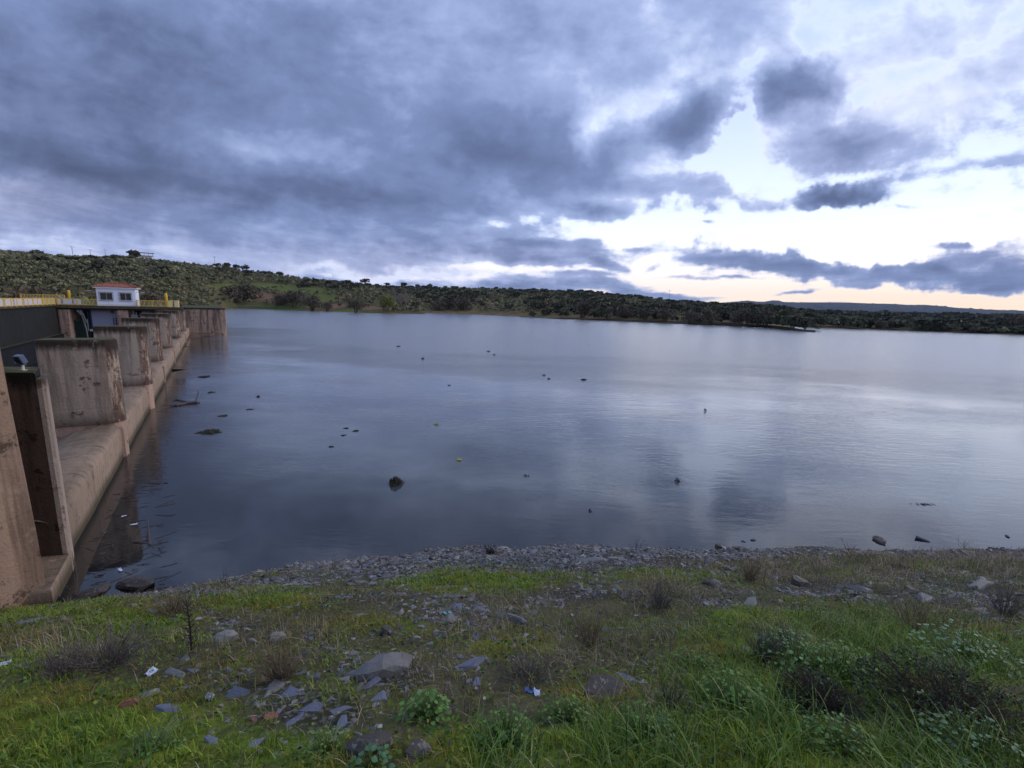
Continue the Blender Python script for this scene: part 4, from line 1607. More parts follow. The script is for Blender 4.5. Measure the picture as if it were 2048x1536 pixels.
def rowed(hill, pitch, seed, smin=0.03, smax=1.05, ang=.35, jit=.2):
    """trees planted in rows, kept where they fall on the hill"""
    rs = np.random.default_rng(seed)
    R = hill.Dr.max() * 1.05
    g = np.arange(-R, R, pitch)
    X, Y = np.meshgrid(g, g)
    x = (X * cos(ang) - Y * sin(ang)).ravel()
    y = (X * sin(ang) + Y * cos(ang)).ravel()
    x = x + rs.normal(size=x.size) * pitch * jit
    y = y + rs.normal(size=x.size) * pitch * jit
    a = np.arctan2(x, y)
    D = np.hypot(x, y)
    s = (D - hill.d0(a)) / (hill.dr(a) - hill.d0(a))
    k = (y > 20) & (a > hill.lo) & (a < hill.hi) & (s > smin) & (s < smax)
    a, s = a[k], s[k]
    P = hill.point(a, s)
    k = (hill.zr(a) > .3)
    return P[k], a[k], s[k]


def merged_trees(name, label, pts, sizes, kinds, mat):
    rs = np.random.default_rng(5)
    Vs, Fs, Cs = [], [], []
    off = 0
    for q in range(len(kinds)):
        sel = np.arange(len(pts)) % len(kinds) == q
        p, s = pts[sel], sizes[sel]
        if not len(p):
            continue
        V, F, C = kinds[q].V, kinds[q].F, kinds[q].C
        t = rs.uniform(0, 2 * pi, len(p))
        ct, st = np.cos(t), np.sin(t)
        X = (V[None, :, 0] * ct[:, None] - V[None, :, 1] * st[:, None]) * s[:, None] + p[:, 0:1]
        Y = (V[None, :, 0] * st[:, None] + V[None, :, 1] * ct[:, None]) * s[:, None] + p[:, 1:2]
        Z = V[None, :, 2] * s[:, None] + p[:, 2:3]
        W = np.stack([X, Y, Z], -1).reshape(-1, 3)
        FF = (F[None] + (np.arange(len(p)) * len(V))[:, None, None]).reshape(-1, 4) + off
        tone = rs.uniform(.65, 1.3, len(p))
        CC = (C[None] * tone[:, None, None]).reshape(-1, 3)
        off += len(W)
        Vs.append(W)
        Fs.append(FF)
        Cs.append(CC)
    o = mesh_np(name, np.concatenate(Vs), np.concatenate(Fs), mat, col=np.concatenate(Cs))
    tag(o, label, kind='stuff')
    return o


rsT = np.random.default_rng(99)
PA, aA, sA = rowed(hillA, 5.2, 3)
pxA, pyA = proj(PA)
# open field, bare soil patches and the waterside kept clear
clear_A = (pyA < 625) & ~((blobs(pxA, pyA, [(510, 573, 95, 7, 1), (600, 580, 70, 7, 1), (645, 596, 34, 10, 1), (522, 596, 30, 8, 1), (568, 594, 20, 6, 1), (700, 622, 80, 5, 1), (560, 613, 160, 6, 1), (450, 575, 40, 6, 1), (745, 618, 26, 5, 1)]) > rsT.uniform(.3, .75, len(PA))))
vis_A = (pxA > -160) & (pxA < 860)
back_dense = rsT.random(len(PA)) < .93
PA = PA[clear_A & vis_A & back_dense]
dist = np.hypot(PA[:, 0], PA[:, 1])
order = np.argsort(dist)
PA = PA[order]
pxA, pyA = proj(PA)
onscreen = (pxA > 5) & (pxA < 840) & (pyA < 620)
hid = (pxA < 352) & (pyA > 596)
cand = np.where(onscreen & ~hid)[0][:230]
mask = np.zeros(len(PA), bool)
mask[cand] = True
LB = 'grey green olive tree in the grove on the left hill above the dam'
for i, idx in enumerate(cand):
    sc_ = rsT.uniform(.62, 1.0)
    olives[i % 5].place('olive_tree', PA[idx], (sc_, sc_ * rsT.uniform(.85, 1.15)), rsT.uniform(0, 6.28), LB, 'olive tree', 'olive trees of the nearest rows on the left hill')
rest = PA[~mask]
merged_trees('olive_grove', 'olive grove covering the left hill', rest, rsT.uniform(.5, .95, len(rest)), smalls, M_OLIVE)
PB, aB, sB = rowed(hillB, 5.6, 8, ang=-.2)
pxB, pyB = proj(PB)
kB = (pxB > 640) & (pxB < 2200) & (rsT.random(len(PB)) < .92)
PB = PB[kB]
merged_trees('olive_grove', 'olive grove on the brown hill across the bay', PB, rsT.uniform(.45, .9, len(PB)), smalls, M_OLIVE)
# darker scrub thickets on the slopes
PD = np.concatenate([scatter(hillA, 900, .25, 1.0, 5), scatter(hillB, 7200, .0, 1.0, 6), scatter(hillS, 420, .15, 1.0, 7)])
px_, py_ = proj(PD)
th = blobs(px_, py_, [(620, 548, 150, 9, .9), (680, 575, 80, 7, .9), (900, 600, 60, 12, 1), (1150, 615, 90, 14, 1), (1180, 590, 120, 14, .7), (840, 585, 60, 10, .7), (1300, 625, 160, 12, .9), (1500, 630, 120, 18, 1),
                       (1400, 615, 140, 10, .5), (160, 540, 120, 20, .4), (60, 570, 80, 16, .6), (300, 560, 50, 12, .5), (1750, 652, 220, 9, .9), (1950, 660, 220, 13, 1.2), (1700, 655, 120, 9, 1), (1050, 585, 60, 8, .6)])
kd = (rsT.random(len(PD)) < th) & (px_ > -60) & (px_ < 2150)
merged_trees('scrub', 'dark scrub thickets on the slopes and the spur', PD[kd], rsT.uniform(.8, 1.7, kd.sum()), smalls_dark, M_OAK)
# far woods on the plain
PP = scatter(hillD, 2600, .02, .9, 12)
px_, py_ = proj(PP)
kp = (px_ > 1500) & (px_ < 2150)
merged_trees('distant_woods', 'dark tree clumps scattered over the far plain', PP[kp], rsT.uniform(1.5, 4.5, kp.sum()), smalls_dark, M_OAK)


def on_hill(hill, px, py=None, s=None):
    a, t = lane(px, 600 if py is None else py)
    if s is None:
        ss = np.linspace(0, 1, 300)
        P = hill.point(np.full(300, a), ss)
        X, Y = proj(P)
        s = ss[np.argmin(np.abs(Y - py))]
    return hill.point(np.array([a]), np.array([s]))[0]


def skyline_tree(kind, hill, px, hpx, name, label, cat, wfac=1.0, h0=6.0, group=None, s=.985):
    P = on_hill(hill, px, s=s)
    d = np.linalg.norm(P - np.array([0, 0, EYE]))
    h = hpx * d / FPX * .72
    return kind.place(name, P, (h / h0 * wfac, h / h0), rnd.uniform(0, 6), label, cat, group)


for px, hp, lab in ((459, 14, 'round dark oak standing leftmost on the skyline right of the white hut'), (476, 14, 'dark oak on the hill skyline, middle one of three near each other'),
                    (497, 17, 'broad dark oak, rightmost of the three on the left hill skyline'), (697, 15, 'lone dark oak where the left hill skyline meets the bright cloud gap'),
                    (732, 18, 'tallest dark oak on the skyline above the pale bare trees'), (775, 12, 'small dark oak at the start of the flat ridge'), (808, 15, 'wide flat oak clump on the flat ridge above the bare trees'),
                    (860, 13, 'dark oak at the right end of the ridge tree row'), (835, 11, 'low oak between two others on the flat ridge'), (1162, 12, 'first of two dark oaks on the ridge right of the middle'),
                    (1180, 12, 'second of two dark oaks on the ridge right of the middle'), (1278, 11, 'small dark oak on the falling ridge'), (277, 24, 'dark conifer beside the white ruined building on the hill')):
    skyline_tree(oaks[int(px) % 3], hillA if px < 720 else hillB, px, hp, 'oak_tree', lab, 'tree', .85 if px == 277 else 1.15, 6.0)

wl = [(492, 616, 78, 0, 'large brown leafless thicket on the shore right of the end block'), (462, 616, 56, 1, 'leafless brown thicket directly behind the end block'), (566, 619, 44, 2, 'brown waterside thicket below the bare red soil patch'),
      (590, 620, 50, 0, 'taller of the two brown thickets on the waterline below the green field'), (625, 622, 44, 1, 'dark thicket standing at the water edge under the bright green slope'), (712, 625.5, 40, 2, 'dark brown thicket near the tip of the left spur'),
      (900, 626, 46, 0, 'dark thicket on the opposite shore right of the white trunk'), (925, 627, 50, 1, 'largest dark thicket on the opposite shore below the brown hill'), (880, 626, 38, 2, 'low dark thicket at the mouth of the small valley'),
      (1165, 638, 52, 0, 'dark thicket at the bend of the far shore'), (1250, 641, 46, 1, 'dark thicket right of the far shore bend'), (1330, 645, 42, 2, 'greyish thicket on the low wooded spur'), (1215, 640, 34, 0, 'low thicket between two taller ones at the far shore bend'),
      (1420, 650, 44, 1, 'wide dark thicket halfway along the wooded spur'), (1480, 653, 48, 2, 'tall dark thicket on the wooded spur'), (1530, 655, 46, 0, 'dark thicket near the end of the wooded spur'), (1585, 657, 40, 1, 'last dark thicket at the tip of the wooded spur'),
      (1380, 648, 36, 2, 'smaller thicket left of the wide one on the spur'), (1290, 643, 38, 0, 'dense thicket at the start of the wooded spur'), (655, 623, 26, 1, 'small brown thicket between shore and olives of the left spur'),
      (1960, 664, 24, 1, 'dark clump above the far right shoreline'), (2030, 668, 36, 0, 'dark clump on the shoreline at the right edge'), (1610, 658, 26, 1, 'small thicket on the very last tip of the spur'), (1760, 659, 22, 2, 'round clump on the low far shore right of the spur')]
for px, py, hp, v, lab in wl:
    P = at_z(px, py - 1.0, .3)
    d = np.hypot(P[0], P[1])
    k = (hp * d / FPX) / 8.0 * (.62 if hp > 60 else .78)
    brushes[v].place('thicket', P + np.array([0, 0, -.3]), (k * .85, k), rnd.uniform(0, 6), lab, 'thicket', 'waterside thickets on the far shores')
P = at_z(776, 625.5, .2)
k = 38 * np.hypot(P[0], P[1]) / FPX / 8
ybrush.place('willow', P, (k * .7, k), 1, 'yellow green willow at the tip of the left spur', 'tree')
for px, D_, hp, lab in ((790, 122, 44, 'pinkish bare poplar in the valley, leftmost of the group'), (803, 120, 40, 'bare pale poplar behind the white trunk'), (813, 118, 44, 'bare poplar with a tall white trunk at the water edge'), (783, 128, 34, 'small bare poplar at the left foot of the valley group')):
    a_, _ = lane(px, 620)
    D = 330 + (128 - D_) * -2
    k = hp * D / FPX / 14.0
    bares[int(px) % 2].place('bare_poplar', (sin(a_) * D, cos(a_) * D, .5), (k * 1.0, k), rnd.uniform(0, 6), lab, 'tree', 'bare pale poplars in the valley')
# trees and bushes just behind the dam deck
for px, D, hp, kd_, lab in ((160, 118, 44, 0, 'yellow green bush on the slope left of the white hut'), (25, 110, 44, 1, 'olive brown bushy tree behind the railing at the left edge'), (100, 112, 50, 2, 'dark bushy tree behind the railing boards'), (140, 108, 46, 4, 'dark green tree behind the tall yellow post'),
                            (215, 130, 40, 3, 'grey brown tree rising behind the hut roof'), (305, 120, 64, 3, 'tall brownish tree right of the white hut'), (262, 125, 50, 2, 'dark bush directly right of the hut'), (350, 150, 36, 3, 'brown bush behind the pale end posts'), (400, 170, 34, 1, 'scrubby bush on the slope above the end block'), (60, 118, 60, 3, 'tall leafless brown tree above the boards of the left railing')):
    a_, _ = lane(px, 600)
    base = float(hillA.height(np.array([a_]), np.array([max(0, (D - float(hillA.d0(a_))) / float(hillA.dr(a_) - hillA.d0(a_)))]))[0])
    K = [ybrush, olives[0], brushes[0], brushes[1], oaks[0]][kd_]
    h0 = {0: 8, 1: 4, 2: 8, 3: 8, 4: 6.2}[kd_]
    k = hp * D / FPX / h0
    K.place('bushy_tree', (sin(a_) * D, cos(a_) * D, base), (k * (.8 if kd_ != 1 else 1), k), rnd.uniform(0, 6), lab, 'tree')

# ruined white building on the hill, poles and mast
def hill_building():
    P = on_hill(hillA, 300, s=.99)
    d = np.hypot(P[0], P[1])
    u = d / FPX                                  # metres per photograph pixel there
    a_ = atan2(P[0], P[1])
    root = empty('hill_building', tuple(P), -a_)
    tag(root, 'white flat roofed ruined building on the crest of the left hill', 'building')
    W = simple_mat('whitewash', srgb(205, 200, 205), .8, var=.12)
    MB().box(-10 * u, 8 * u, 0, 6, -1, 5 * u + 2).build('wall', W, root)
    MB().box(10 * u, 14 * u, 1, 5, -2, 1 * u + 2).build('wall', W, root)
    MB().box(-15 * u, 10 * u, -1, 7, 5 * u + 2.01, 5 * u + 2.5).build('roof', W, root)
    MB().box(-44 * u, -18 * u, 0, 5, 2.6, 3.2).build('roof', W, root)
    MB().box(-38 * u, -30 * u, .5, 4, -1, 2.59).build('wall', W, root)
    for k in range(3):
        MB().box((-4 + 4 * k) * u, (-2 + 4 * k) * u, -.06, .0, 2.2, 3.6).build('window', M_GLASS, root)
    for k in range(4):
        MB().box((-6 + 5 * k) * u - .12, (-6 + 5 * k) * u + .12, 1, 1.3, 5 * u + 2.5, 5 * u + 4.4).build('roof_post', M_DSTEEL, root)
    MB().box(-7 * u, 11 * u, .8, 5, 5 * u + 4.41, 5 * u + 4.8).build('canopy', M_SHADE, root)


hill_building()


def pole(px, hpx, hill, lab, dish=False, name='power_pole'):
    P = on_hill(hill, px, s=.99)
    d = np.hypot(P[0], P[1])
    h = hpx * d / FPX + 3
    a_ = atan2(P[0], P[1])
    root = empty(name, tuple(P), -a_)
    tag(root, lab, 'pole' if name == 'power_pole' else 'mast')
    MB().tube([(0, 0, -1), (0, 0, h)], [.22, .14], 6).build('pole', M_STEEL, root)
    g = MB().box(-1.5, 1.5, -.08, .08, h - .8, h - .6)
    if dish:
        g.box(-.7, .7, -.08, .08, h - 2.2, h - 2.0)
    g.build('crossarm', M_STEEL, root)


pole(158, 11, hillA, 'power pole with two crossarms, leftmost on the hill skyline', True)
pole(193, 8, hillA, 'thin power pole on the skyline, middle one of three')
pole(222, 9, hillA, 'thin power pole on the skyline nearest the white ruined building')
pole(436, 12, hillA, 'power pole on the skyline left of the three oaks')
pole(1338, 16, hillB, 'thin radio mast on the falling ridge right of the middle', False, 'radio_mast')

# ------------------------------------------------------------------ foreground: stones, turf, weeds, litter
def zat(x, y):
    return bank(x, y)


rsF = np.random.default_rng(2024)
BAND = [(1100, 1120, 330, 24, 1.3), (760, 1140, 110, 20, 1.2), (560, 1160, 120, 12, 1), (400, 1184, 120, 10, .9), (1420, 1110, 160, 12, 1.1)]


def outside(px, py):
    """ground just beyond the photographed frame, grown over like the rest"""
    return (px < -20) | (px > 2068) | (py > 1560)


def candidates(n, seed, ymin=.6, ymax=None):
    """points spread over the bank so that nearer ground gets its share, with their photo pixel"""
    rs = np.random.default_rng(seed)
    n = int(n * 1.55)
    y = ymin + (12.6 - ymin) * rs.random(n) ** .8
    x = (rs.random(n) * 2 - 1) * (1.22 * y + 5.0)
    ok = (x > -9.55) & (y < shore_y(x) + .15)
    x, y = x[ok], y[ok]
    z = zat(x, y)
    P = np.stack([x, y, z], 1)
    px, py = proj(P)
    w = (P - np.array([0, 0, EYE])) @ Fv
    ok = (w > .5)
    return P[ok], px[ok], py[ok], rs


def ground_normal(x, y):
    e = .05
    gx = (bank(x + e, y) - bank(x - e, y)) / (2 * e)
    gy = (bank(x, y + e) - bank(x, y - e)) / (2 * e)
    n = np.stack([-gx, -gy, np.ones_like(gx)], -1)
    return n / np.linalg.norm(n, axis=-1, keepdims=True)


def slate_mat(name, c1, c2, c3, lich=0.25):
    m, T, b, out = new_mat(name)
    tc = T.n.new('ShaderNodeTexCoord')
    g = T.n.new('ShaderNodeNewGeometry')
    oi = T.n.new('ShaderNodeObjectInfo')
    P = g.outputs['Position']
    a = T.n.new('ShaderNodeAttribute')
    a.attribute_name = 'Col'
    n1 = T.noise(P, 9, 6, .65)
    n2 = T.noise(P, 50, 5, .7)
    c = T.mix(n1, c1, c2)
    c = T.mix(T.mapr(T.noise(P, 2.1, 2, .5), .5, .7), c, c3)
    c = T.mix(T.mapr(n2, .3, .8, 0, .5), c, T.mix(1.0, c, (.45, .45, .45), 'MULTIPLY'))
    c = T.mix(T.math('MULTIPLY', T.mapr(T.noise(P, 13, 6, .75), .58, .64), lich), c, srgb(150, 148, 128))
    c = T.mix(1.0, c, a.outputs['Color'], 'MULTIPLY')
    T.l.new(c, b.inputs['Base Color'])
    b.inputs['Roughness'].default_value = .62
    b.inputs['Specular IOR Level'].default_value = .35
    bump(T, b, T.math('ADD', n1, n2), .5, .01)
    return m


M_SLATE = slate_mat('blue_slate', srgb(70, 73, 86), srgb(112, 116, 132), srgb(92, 88, 90), .35)
M_GREYR = slate_mat('grey_rock', srgb(80, 80, 82), srgb(122, 121, 118), srgb(98, 92, 84), .6)
M_RUST = slate_mat('orange_brick', srgb(112, 72, 56), srgb(150, 98, 76), srgb(128, 90, 72), .5)
M_BROWNR = slate_mat('dark_brown_rock', srgb(44, 40, 38), srgb(76, 68, 62), srgb(60, 54, 54), .5)
M_WHITER = slate_mat('whitish_rock', srgb(96, 94, 86), srgb(150, 148, 138), srgb(80, 78, 66), .9)


def slab_mesh(seed, kind='slab'):
    """split slate: an angular polygon with a stepped, tapering edge"""
    rs = np.random.default_rng(seed)
    if kind == 'slab':
        n = rs.integers(5, 8)
        th = rs.uniform(.10, .26)
        ang = np.sort(rs.uniform(0, 2 * pi, n) * .35 + np.arange(n) * 2 * pi / n)
        r = rs.uniform(.32, .56, n)
        ex = rs.uniform(.55, 1.0)
        V = []
        lay = [(0.80, -th), (1.0, -th * .5), (.97, -th * .1), (.86, th * .18), (.5, th * .32)]
        off = rs.normal(size=(len(lay), 2)) * .02
        tilt = rs.normal(size=2) * .12
        for li, (k, z) in enumerate(lay):
            for i in range(n):
                jr = r[i] * k * (1 + rs.normal() * .04)
                x = cos(ang[i]) * jr + off[li, 0]
                y = sin(ang[i]) * jr * ex + off[li, 1]
                V.append((x, y, z + (tilt[0] * x + tilt[1] * y) * (li > 1)))
        F = []
        for li in range(len(lay) - 1):
            for i in range(n):
                j = (i + 1) % n
                F.append((li * n + i, li * n + j, (li + 1) * n + j, (li + 1) * n + i))
        F.append(tuple((len(lay) - 1) * n + i for i in range(n)))
        F.append(tuple(i for i in range(n - 1, -1, -1)))
        return np.array(V), F
    # lumpy rock from a displaced sphere with a few flats
    import bmesh
    bm = bmesh.new()
    bmesh.ops.create_icosphere(bm, subdivisions=2, radius=.5)
    pl = rs.normal(size=(9, 3))
    pl /= np.linalg.norm(pl, axis=1)[:, None]
    dd = rs.uniform(.26, .42, 9)
    V = []
    for v in bm.verts:
        p = np.array(v.co)
        for q, d in zip(pl, dd):
            t = p @ q
            if t > d:
                p = p - q * (t - d)
        V.append(p * (1 + rs.normal() * .02) * np.array([1, .8, .62]))
    F = [tuple(v.index for v in f.verts) for f in bm.faces]
    bm.free()
    return np.array(V), F


def base_stone(kind, seed, mat, tone=1.0):
    V, F = slab_mesh(seed, kind)
    o = mesh_np('stone', V, F, mat, col=np.ones((len(V), 3)) * tone)
    me = o.data
    bpy.data.objects.remove(o)
    return me


slabs = [base_stone('slab', 300 + i, M_SLATE, .8 + .07 * (i % 6)) for i in range(12)]
slabs_g = [base_stone('slab', 330 + i, M_GREYR, .85 + .05 * i) for i in range(4)]

lumps = [base_stone('rock', 350 + i, M_GREYR, .9) for i in range(4)]
lumps_d = [base_stone('rock', 360 + i, M_BROWNR, 1.0) for i in range(3)]
lumps_w = [base_stone('rock', 370 + i, M_WHITER, 1.0) for i in range(3)]
lumps_r = [base_stone('rock', 380 + i, M_RUST, 1.0) for i in range(3)]


def put_stone(me, name, P, size, zsc, rz, tilt, label, cat, group=None, sink=.22):
    o = bpy.data.objects.new(name, me)
    COL.objects.link(o)
    nrm = Vector(ground_normal(np.array([P[0]]), np.array([P[1]]))[0])
    nrm = (nrm + Vector((tilt[0], tilt[1], 0))).normalized()
    q = nrm.to_track_quat('Z', 'Y')
    from mathutils import Quaternion
    o.rotation_mode = 'QUATERNION'
    o.rotation_quaternion = q @ Quaternion((0, 0, 1), rz)
    sx, sy = size if hasattr(size, '__len__') else (size, size)
    o.scale = (sx, sy, sx * zsc)
    o.location = (P[0], P[1], P[2] - sink * sx * zsc)
    tag(o, label, cat, group)
    return o


def gsize(px, py, wpx):
    P = ground_hit(px, py)
    w = (P - np.array([0, 0, EYE])) @ Fv
    return P, wpx * w / FPX


special = [
    # px, py, width px, aspect, height, rotation, tilt, mesh, label
    (775, 1345, 118, .62, .75, .3, (-.1, .0), lumps[1], 'rock', 'big pale grey rock, largest stone at the top of the slate heap in the foreground'),
    (706, 1352, 40, .8, .8, .9, (.1, -.3), slabs_g[0], 'slate_stone', 'light grey triangular stone just left of the big pale rock'),
    (466, 1394, 66, .52, .8, .55, (-.1, -.45), slabs[0], 'slate_stone', 'long smooth blue slate leaning on the turf at the left of the heap'),
    (548, 1378, 92, .55, .7, .5, (-.1, -.25), slabs_g[1], 'slate_stone', 'brown slab with a pale lichen crust beside the long smooth slate'),
    (582, 1390, 50, .7, .9, .1, (.1, -.2), slabs[3], 'slate_stone', 'dark rounded slate touching the lichen crusted slab'),
    (622, 1425, 52, .9, .5, .2, (.25, -.5), slabs[2], 'slate_stone', 'pointed pale blue slate standing in the heap above the dark lumps'),
    (672, 1428, 64, .85, .5, 1.1, (-.05, -.35), slabs[4], 'slate_stone', 'squarish blue slate right of the pointed one'),
    (756, 1400, 60, .6, .5, .1, (0, -.4), slabs[5], 'slate_stone', 'clean blue grey slate with a flat face below the big pale rock'),
    (738, 1375, 62, .55, .6, .4, (0, -.3), slabs[6], 'slate_stone', 'darker slate slab between the big pale rock and the clean flat one'),
    (584, 1446, 56, .6, .6, .5, (-.2, -.2), slabs[7], 'slate_stone', 'dark curved slate under the pointed one'),
    (676, 1458, 58, .6, .6, .5, (.0, -.3), slabs[8], 'slate_stone', 'grey slate low in the heap near the bottom middle'),
    (424, 1486, 40, .8, .8, 1.2, (.2, -.4), slabs[9], 'slate_stone', 'upright dark blue slate half sunk in grass at the lower left of the heap'),
    (508, 1492, 52, .5, .5, -.6, (.1, -.4), slabs[10], 'slate_stone', 'tilted slate with a bright edge at the bottom of the heap'),
    (735, 1500, 92, .75, .9, .1, (0, -.1), lumps_d[0], 'rock', 'dark brown rock half covered by yellow moss at the bottom of the picture'),
    (832, 1505, 56, .8, 1.0, .4, (0, -.1), lumps_d[1], 'rock', 'round dark rock right of the mossy brown one'),
    (508, 1441, 24, .5, .8, 1.1, (-.1, -.3), lumps_r[0], 'brick_fragment', 'thin upright orange brick fragment between the slates'),
    (539, 1439, 28, .85, 1.1, .2, (0, 0), lumps_r[1], 'brick_fragment', 'round orange brick fragment right of the thin one'),
    (255, 1412, 36, .6, .9, .3, (0, 0), lumps_r[2], 'rock', 'pale reddish stone alone in the grass on the left'),
    (300, 1392, 34, .7, .8, .4, (0, -.2), lumps[0], 'rock', 'grey rounded stone right above the reddish stone'),
    (338, 1420, 74, .45, .7, .3, (0, -.1), slabs[11], 'slate_stone', 'long dark slab lying flat between the reddish stone and the heap'),
    (374, 1318, 42, .6, .6, .5, (0, -.3), slabs[1], 'slate_stone', 'grey slate standing behind the white paper'),
    (350, 1350, 54, .5, .7, .2, (0, -.2), slabs_g[2], 'slate_stone', 'brownish slab just right of the white paper'),
    (449, 1282, 46, .6, 1.1, .2, (0, -.1), lumps_w[0], 'rock', 'whitish lichen covered rock on the left slope, leftmost of three'),
    (505, 1284, 20, .8, 1.0, .2, (0, -.1), lumps_w[1], 'rock', 'small whitish rock in the middle of three on the left slope'),
    (552, 1280, 34, .7, 1.1, .6, (0, -.1), lumps_w[2], 'rock', 'whitish rock on the left slope, rightmost of three'),
    (775, 1268, 40, .8, 1.2, .8, (0, -.2), lumps_d[2], 'rock', 'dark upright rock beside a mossy hump in the middle'),
    (914, 1216, 30, .9, .6, .2, (0, -.5), slabs[3], 'slate_stone', 'blue slate standing right above the teal plastic'),
    (898, 1246, 40, .7, 1.0, .2, (0, -.1), lumps[2], 'rock', 'rounded grey rock under the teal plastic scraps'),
    (990, 1284, 34, .8, .7, .4, (0, -.3), slabs[6], 'slate_stone', 'lone blue grey slate in the green moss right of the middle'),
    (1032, 1244, 44, .6, .9, .1, (0, -.1), lumps[3], 'rock', 'striped pale rock in the centre of the bank'),
    (1065, 1228, 26, 1, .6, .2, (0, -.5), slabs[2], 'slate_stone', 'small upright slate beside the striped pale rock'),
    (945, 1330, 80, .5, .7, .05, (0, -.1), slabs[10], 'rock', 'long dark cracked ledge stone in the middle foreground'),
    (1200, 1385, 96, .6, .8, -.2, (0, -.1), lumps_d[1], 'rock', 'wide dark earth covered rock right of the blue wrapper'),
    (1258, 1358, 44, .8, .8, .2, (0, -.2), slabs[8], 'slate_stone', 'grey slate poking from weeds right of the middle'),
    (950, 1372, 40, .8, .6, .2, (.1, -.4), slabs[9], 'slate_stone', 'dark slate standing left of the blue wrapper'),
    (1600, 1172, 56, .55, 1.2, .1, (0, 0), lumps_d[2], 'rock', 'black rock sticking up above the stony ledge on the right'),
    (1500, 1210, 62, .6, .6, .0, (0, -.3), slabs_g[3], 'slate_stone', 'pale grey slab at the lower side of the stony ledge'),
    (1425, 1172, 50, .6, .9, .2, (0, -.1), lumps[2], 'rock', 'grey striped boulder on the ledge left of the black rock'),
    (1720, 1182, 80, .5, .9, .1, (0, -.1), slabs_g[0], 'slate_stone', 'long layered slab of the stony ledge right of the black rock'),
    (1850, 1200, 110, .45, .8, -.15, (0, -.15), slabs_g[1], 'rock', 'long sloping outcrop on the right side of the bank'),
    (1960, 1175, 80, .4, .9, -.1, (0, -.1), slabs_g[2], 'rock', 'grey outcrop near the right edge above the weeds'),
    (1916, 1254, 42, .4, .5, 0, (0, 0), slabs[5], 'slate_stone', 'flat pale slate in the weeds under the right outcrop'),
    (2035, 1262, 34, .5, .5, 0, (0, 0), slabs_g[1], 'slate_stone', 'flat grey stone in the weeds at the right edge'),
    (1180, 1122, 60, .4, .5, 0, (0, 0), slabs_g[2], 'slate_stone', 'pale flat slab in the rubble of the waterline'),
    (1060, 1110, 40, .5, .6, 0, (0, 0), slabs[4], 'slate_stone', 'bluish flat slab in the waterline rubble left of the pale one'),
    (1440, 1094, 34, .6, .7, 0, (0, 0), lumps_d[2], 'rock', 'dark rock at the water edge right of the middle'),
    (310, 1225, 30, .6, .6, 0, (0, 0), slabs[7], 'slate_stone', 'grey slate at the green edge near the wall foot'),
    (60, 1244, 70, .35, .5, .4, (0, 0), slabs[10], 'slate_stone', 'long dark slate lying at the foot of the tan wall'),
]
taken = []
for (px, py, w, asp, zs, rz, tl, me, nm, lab) in special:
    P, s = gsize(px, py, w)
    taken.append((P[0], P[1], s * .6))
    put_stone(me, nm, P, (s * (1.22 if px < 1300 else .95), s * (1.22 if px < 1300 else .95) * max(asp, .5)), zs * (.9 if 'slab' in me.name else 1), rz, tl, lab, 'stone', sink=-.05)

# the many look-alike slates
P, px, py, rs = candidates(90000, 5)
shr = shore_y(P[:, 0]) - P[:, 1]
clus = np.clip((fbm(P[:, 0] * 1.7, P[:, 1] * 2.3, 4, 77) + .02) * 7 + .35, .03, 1)
ws = np.maximum(blobs(px, py, STONE) * clus * .95, .07 * clus)
ws = np.maximum(ws, blobs(px, py, BAND) * np.clip(clus * 1.3, .45, 1) * 1.1)
ws = np.maximum(ws, blobs(px, py, [(640, 1420, 200, 75, 1), (770, 1345, 110, 45, 1), (900, 1235, 120, 50, .7), (560, 1490, 90, 30, .5)]) ** 1.3)
ws = np.maximum(ws, np.clip(1.6 - np.abs(shr - .85) / 1.0, 0, 1) * np.where((px > 380) & (px < 1560), 1.3, np.where(px < 380, .9, .5)) * np.clip(clus * 1.4, .45, 1))
dist = np.hypot(P[:, 0], P[:, 1])
keep = rs.random(len(P)) < ws
P, px, py, dist, ws, shr = P[keep], px[keep], py[keep], dist[keep], ws[keep], shr[keep]
size = rs.lognormal(-2.62, .60, len(P)) * np.where(shr < 1.4, 1.1, 1.0)
size = np.clip(size, .025, .34)
foreg = blobs(px, py, [(640, 1420, 200, 80, 1), (900, 1230, 120, 60, .6), (770, 1350, 130, 50, 1)])
size = size * (1 + 1.1 * foreg) * np.where(shr < 1.8, 1.15, 1) * (1 + .25 * np.clip(blobs(px, py, BAND), 0, 1))
show = np.where(outside(px, py), .001, size / dist)
order = np.argsort(-show)
N1 = 248
LBS = 'bluish flat slate stone scattered in the turf and rubble of the bank'
cnt = 0
used = np.zeros(len(P), bool)
for idx in order:
    if cnt >= N1:
        break
    q = P[idx]
    if any((q[0] - a) ** 2 + (q[1] - b) ** 2 < (r * .9 + size[idx] * .5) ** 2 for a, b, r in taken):
        used[idx] = True
        continue
    taken.append((q[0], q[1], size[idx] * .5))
    used[idx] = True
    me = slabs[idx % 12] if rs.random() < .75 else slabs_g[idx % 4]
    put_stone(me, 'slate_stone', q, (size[idx] * 1.25, size[idx] * rs.uniform(.8, 1.2)), rs.uniform(.6, 1.1), rs.uniform(0, 6.28), rs.normal(size=2) * .22, LBS, 'stone', 'scattered slate stones of the bank')
    cnt += 1
